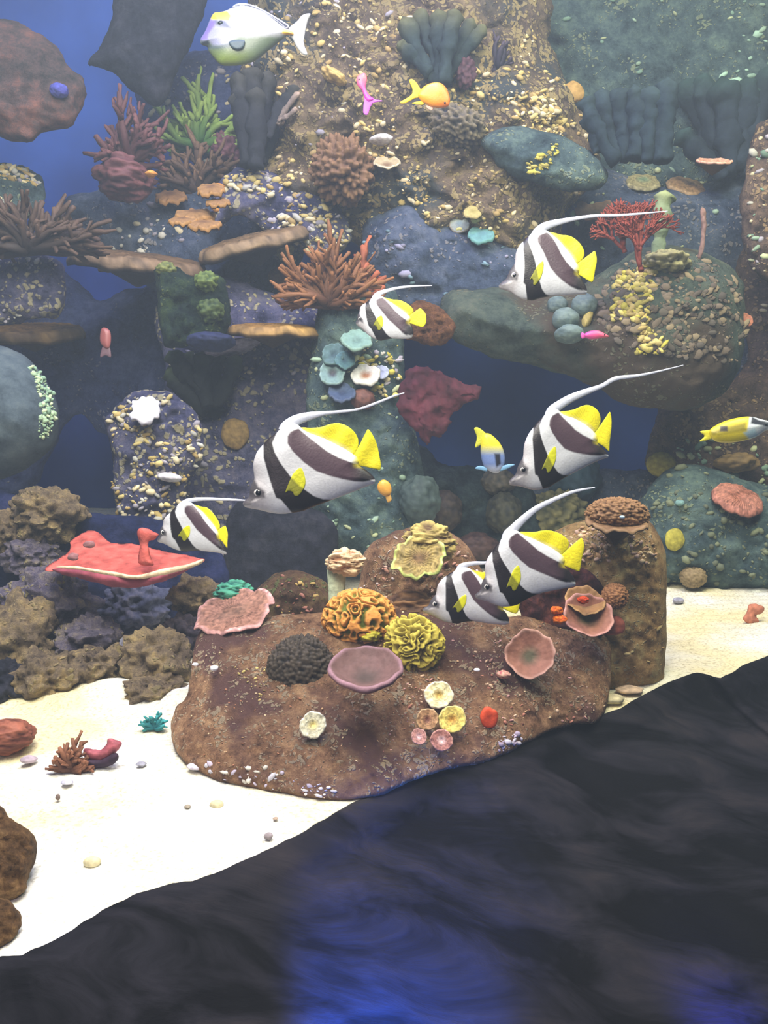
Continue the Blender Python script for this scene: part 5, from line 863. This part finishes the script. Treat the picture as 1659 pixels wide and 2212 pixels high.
for sg in (-1, 1):
    e_ = ball('eye', 400 + 425 / UZ, 278 / UZ, 3.1 + sg * 20 * 3.1 / FPX, 13, 11, mat_plain('fish_eye_dark', (20, 34, 36), 0.2, 0, bump=0), dpx=9, amp=0, nr=12, ns=18, parent=t)
# orange anthias
def zz(poly, s, ox, oy): return [(ox + a / s, oy + b / s) for a, b in poly]
def simple_fish(name, lab, d, body, colf, tail, tcol, fins=(), eye=None, T=12, yawd=0.0, group=None):
    pts = np.array(body, float); t = root(name, P(pts[:, 0].mean(), pts[:, 1].max(), d), label=lab, cat='fish', group=group)
    kw = dict(yawd=yawd, u0=pts[:, 0].mean()); fishpart('body', body, d, T, T * 2.2, 1.8, colf, t, FM, **kw)
    if tail: fishpart('tail_fin', tail, d, 1.6, 6, 1.8, tcol, t, FINM, **kw)
    for (nm, poly, c_, off) in fins: fishpart(nm, poly, d, 1.2, 5, 1.6, c_, t, FINM, off=off, **kw)
    if eye:
        for sg in (-1, 1):
            e = ball('eye', eye[0], eye[1], d + (yawd * (eye[0] - kw['u0']) + sg * T * 0.72) * d / FPX, eye[2], eye[2], mat_plain('fish_eye_dark', (20, 34, 36), 0.2, 0, bump=0), dpx=eye[2] * 0.7, amp=0, nr=10, ns=14, parent=t)
    return t
def grad(c0, c1, ax, a, b):
    c0, c1 = np.array(lin(c0)), np.array(lin(c1))
    def f(p, q):
        k = np.clip((p[:, ax:ax + 1] - a) / (b - a), 0, 1); return c0 * (1 - k) + c1 * k
    return f
simple_fish('orange_anthias', 'bright orange fish with a forked yellow tail at the top centre', 3.0, zz([(148, 400), (180, 368), (228, 355), (262, 372), (280, 410), (283, 440), (270, 462), (215, 464), (168, 442), (148, 420)], 2, 830, 0), grad((250, 176, 30), (246, 130, 40), 0, 905, 965),
            zz([(158, 388), (128, 345), (107, 348), (122, 385), (115, 412), (67, 442), (90, 447), (130, 426), (156, 418)], 2, 830, 0), (250, 206, 30), [('anal_fin', zz([(118, 446), (160, 436), (172, 446), (162, 454)], 2, 830, 0), (250, 216, 40), 0), ('pelvic_fin', zz([(180, 455), (210, 462), (208, 476), (188, 470)], 2, 830, 0), (240, 190, 170), 0)], eye=(961, 222, 5), T=13)
# pink anthias, seen from behind
simple_fish('pink_anthias', 'slim pink and violet fish left of the orange one', 3.1, [(770, 168), (778, 160), (788, 158), (793, 170), (790, 190), (797, 205), (808, 214), (796, 220), (788, 212), (782, 196), (772, 184)], grad((232, 110, 110), (214, 70, 190), 1, 165, 210), [(790, 205), (808, 214), (828, 218), (808, 222), (800, 232), (794, 248), (785, 244), (786, 222)], (206, 96, 226), T=7, eye=(776, 172, 4))
simple_fish('pink_anthias', 'tiny hot pink fish in front of the overhanging outcrop', 3.2, [(1262, 722), (1275, 715), (1292, 714), (1305, 720), (1316, 727), (1300, 730), (1280, 733), (1266, 730)], grad((206, 60, 150), (226, 96, 110), 0, 1262, 1312), [(1268, 726), (1258, 718), (1254, 724), (1258, 732)], (206, 80, 160), T=6, eye=(1306, 723, 3))
simple_fish('orange_anthias', 'small golden orange fish below the tail of the largest bannerfish', 3.0, [(820, 1040), (830, 1036), (842, 1044), (846, 1058), (842, 1070), (830, 1072), (818, 1062), (815, 1050)], grad((238, 170, 50), (214, 160, 70), 1, 1040, 1070), [(832, 1066), (842, 1066), (846, 1080), (838, 1086), (834, 1078)], (206, 160, 80), T=8, eye=(824, 1048, 3))
simple_fish('orange_anthias', 'blurred dull orange fish hanging upright in the blue gap on the left', 3.7, [(218, 712), (228, 708), (238, 716), (240, 735), (236, 752), (226, 752), (216, 738)], (150, 84, 78), [(222, 748), (236, 748), (240, 772), (228, 768), (216, 772)], (104, 78, 84), T=8, eye=(224, 718, 3))
simple_fish('yellow_fish', 'olive yellow fish sheltering under the pink plate coral', 2.52, [(500, 1400), (508, 1388), (530, 1380), (552, 1384), (560, 1392), (552, 1404), (530, 1414), (508, 1414)], grad((184, 150, 60), (150, 140, 60), 0, 505, 560), [(552, 1390), (578, 1380), (582, 1388), (570, 1396), (556, 1398)], (176, 168, 66), T=8, eye=(509, 1397, 4))
# foxface
def fox_cols(p, q):
    c = np.tile(np.array(lin((226, 206, 24))), (len(p), 1)); x, y = p[:, :1], p[:, 1:]
    def m(poly, col, soft, k=1.0):
        nonlocal c
        w_ = bandmix(p, np.array(poly, float), soft) * k; c = c * (1 - w_) + np.array(lin(col)) * w_
    m([(1534, 932), (1560, 925), (1612, 912), (1612, 930), (1565, 936), (1540, 940)], (120, 110, 40), 8, 0.8)
    m([(1555, 920), (1572, 920), (1572, 932), (1555, 932)], (50, 44, 40), 4)
    m([(1620, 898), (1690, 905), (1690, 950), (1630, 950), (1614, 930)], (206, 214, 214), 4)
    m([(1624, 900), (1640, 908), (1690, 917), (1690, 928), (1640, 918), (1622, 915)], (30, 34, 44), 3)
    m([(1606, 935), (1630, 925), (1640, 945), (1620, 950)], (170, 200, 206), 6)
    return c
simple_fish('foxface_fish', 'yellow foxface fish with a black and white striped head at the right edge', 3.0, [(1532, 930), (1560, 912), (1595, 902), (1622, 900), (1650, 907), (1682, 914), (1700, 922), (1684, 928), (1655, 930), (1640, 940), (1622, 948), (1590, 955), (1560, 956), (1540, 950)], fox_cols, [(1540, 930), (1512, 932), (1522, 942), (1511, 954), (1542, 946)], (220, 210, 40), T=17, eye=(1655, 917, 5))
# front-facing yellow and blue fish
def tang_cols(p, q):
    y = p[:, 1:]; a = np.clip((y - 962) / 22, 0, 1); b = np.clip((y - 1002) / 14, 0, 1)
    c = np.array(lin((224, 214, 40))) * (1 - a) + np.array(lin((112, 136, 190))) * a; c = c * (1 - b) + np.array(lin((196, 206, 226))) * b
    m = bandmix(p, np.array([(1068, 980), (1080, 980), (1082, 1002), (1072, 1010)], float), 4); return c * (1 - m) + np.array(lin((24, 26, 40))) * m
simple_fish('yellow_blue_fish', 'yellow and blue fish turning towards the viewer in the cave mouth', 3.1, [(1042, 942), (1055, 936), (1072, 948), (1086, 968), (1091, 992), (1086, 1012), (1074, 1022), (1058, 1018), (1044, 1004), (1038, 975)], tang_cols,
            [(1024, 926), (1034, 924), (1052, 940), (1044, 956), (1034, 964), (1026, 966), (1030, 944)], (206, 206, 50), [('pectoral_fin', [(1050, 1010), (1036, 1006), (1026, 1012), (1040, 1016), (1052, 1018)], (120, 170, 206), 4), ('pectoral_fin', [(1078, 1010), (1098, 1003), (1112, 1004), (1098, 1012), (1080, 1018)], (120, 170, 206), 4)], eye=(1076, 996, 5), T=12)

for o in bpy.data.objects:
    if '_w' in o: del o['_w']

# faintly milky tank water
wv = bpy.data.materials.new('tank_water'); wv.use_nodes = True; N = wv.node_tree.nodes; N.remove(N['Principled BSDF'])
vs = N.new('ShaderNodeVolumeScatter'); vs.inputs['Color'].default_value = (0.66, 0.82, 0.94, 1); vs.inputs['Density'].default_value = 0.036; vs.inputs['Anisotropy'].default_value = 0.2
wv.node_tree.links.new(vs.outputs[0], N['Material Output'].inputs['Volume'])
x0, x1, y0, y1, z0, z1 = -5.2, 5.2, -1.2, 5.3, -1.6, 3.7
bv = [(x, y, z_) for x in (x0, x1) for y in (y0, y1) for z_ in (z0, z1)]
mk('tank_water', bv, [(0, 1, 3, 2), (4, 6, 7, 5), (0, 4, 5, 1), (2, 3, 7, 6), (0, 2, 6, 4), (1, 5, 7, 3)], wv, smooth=False, kind='structure')
for o in bpy.data.objects:
    if '_w' in o: del o['_w']
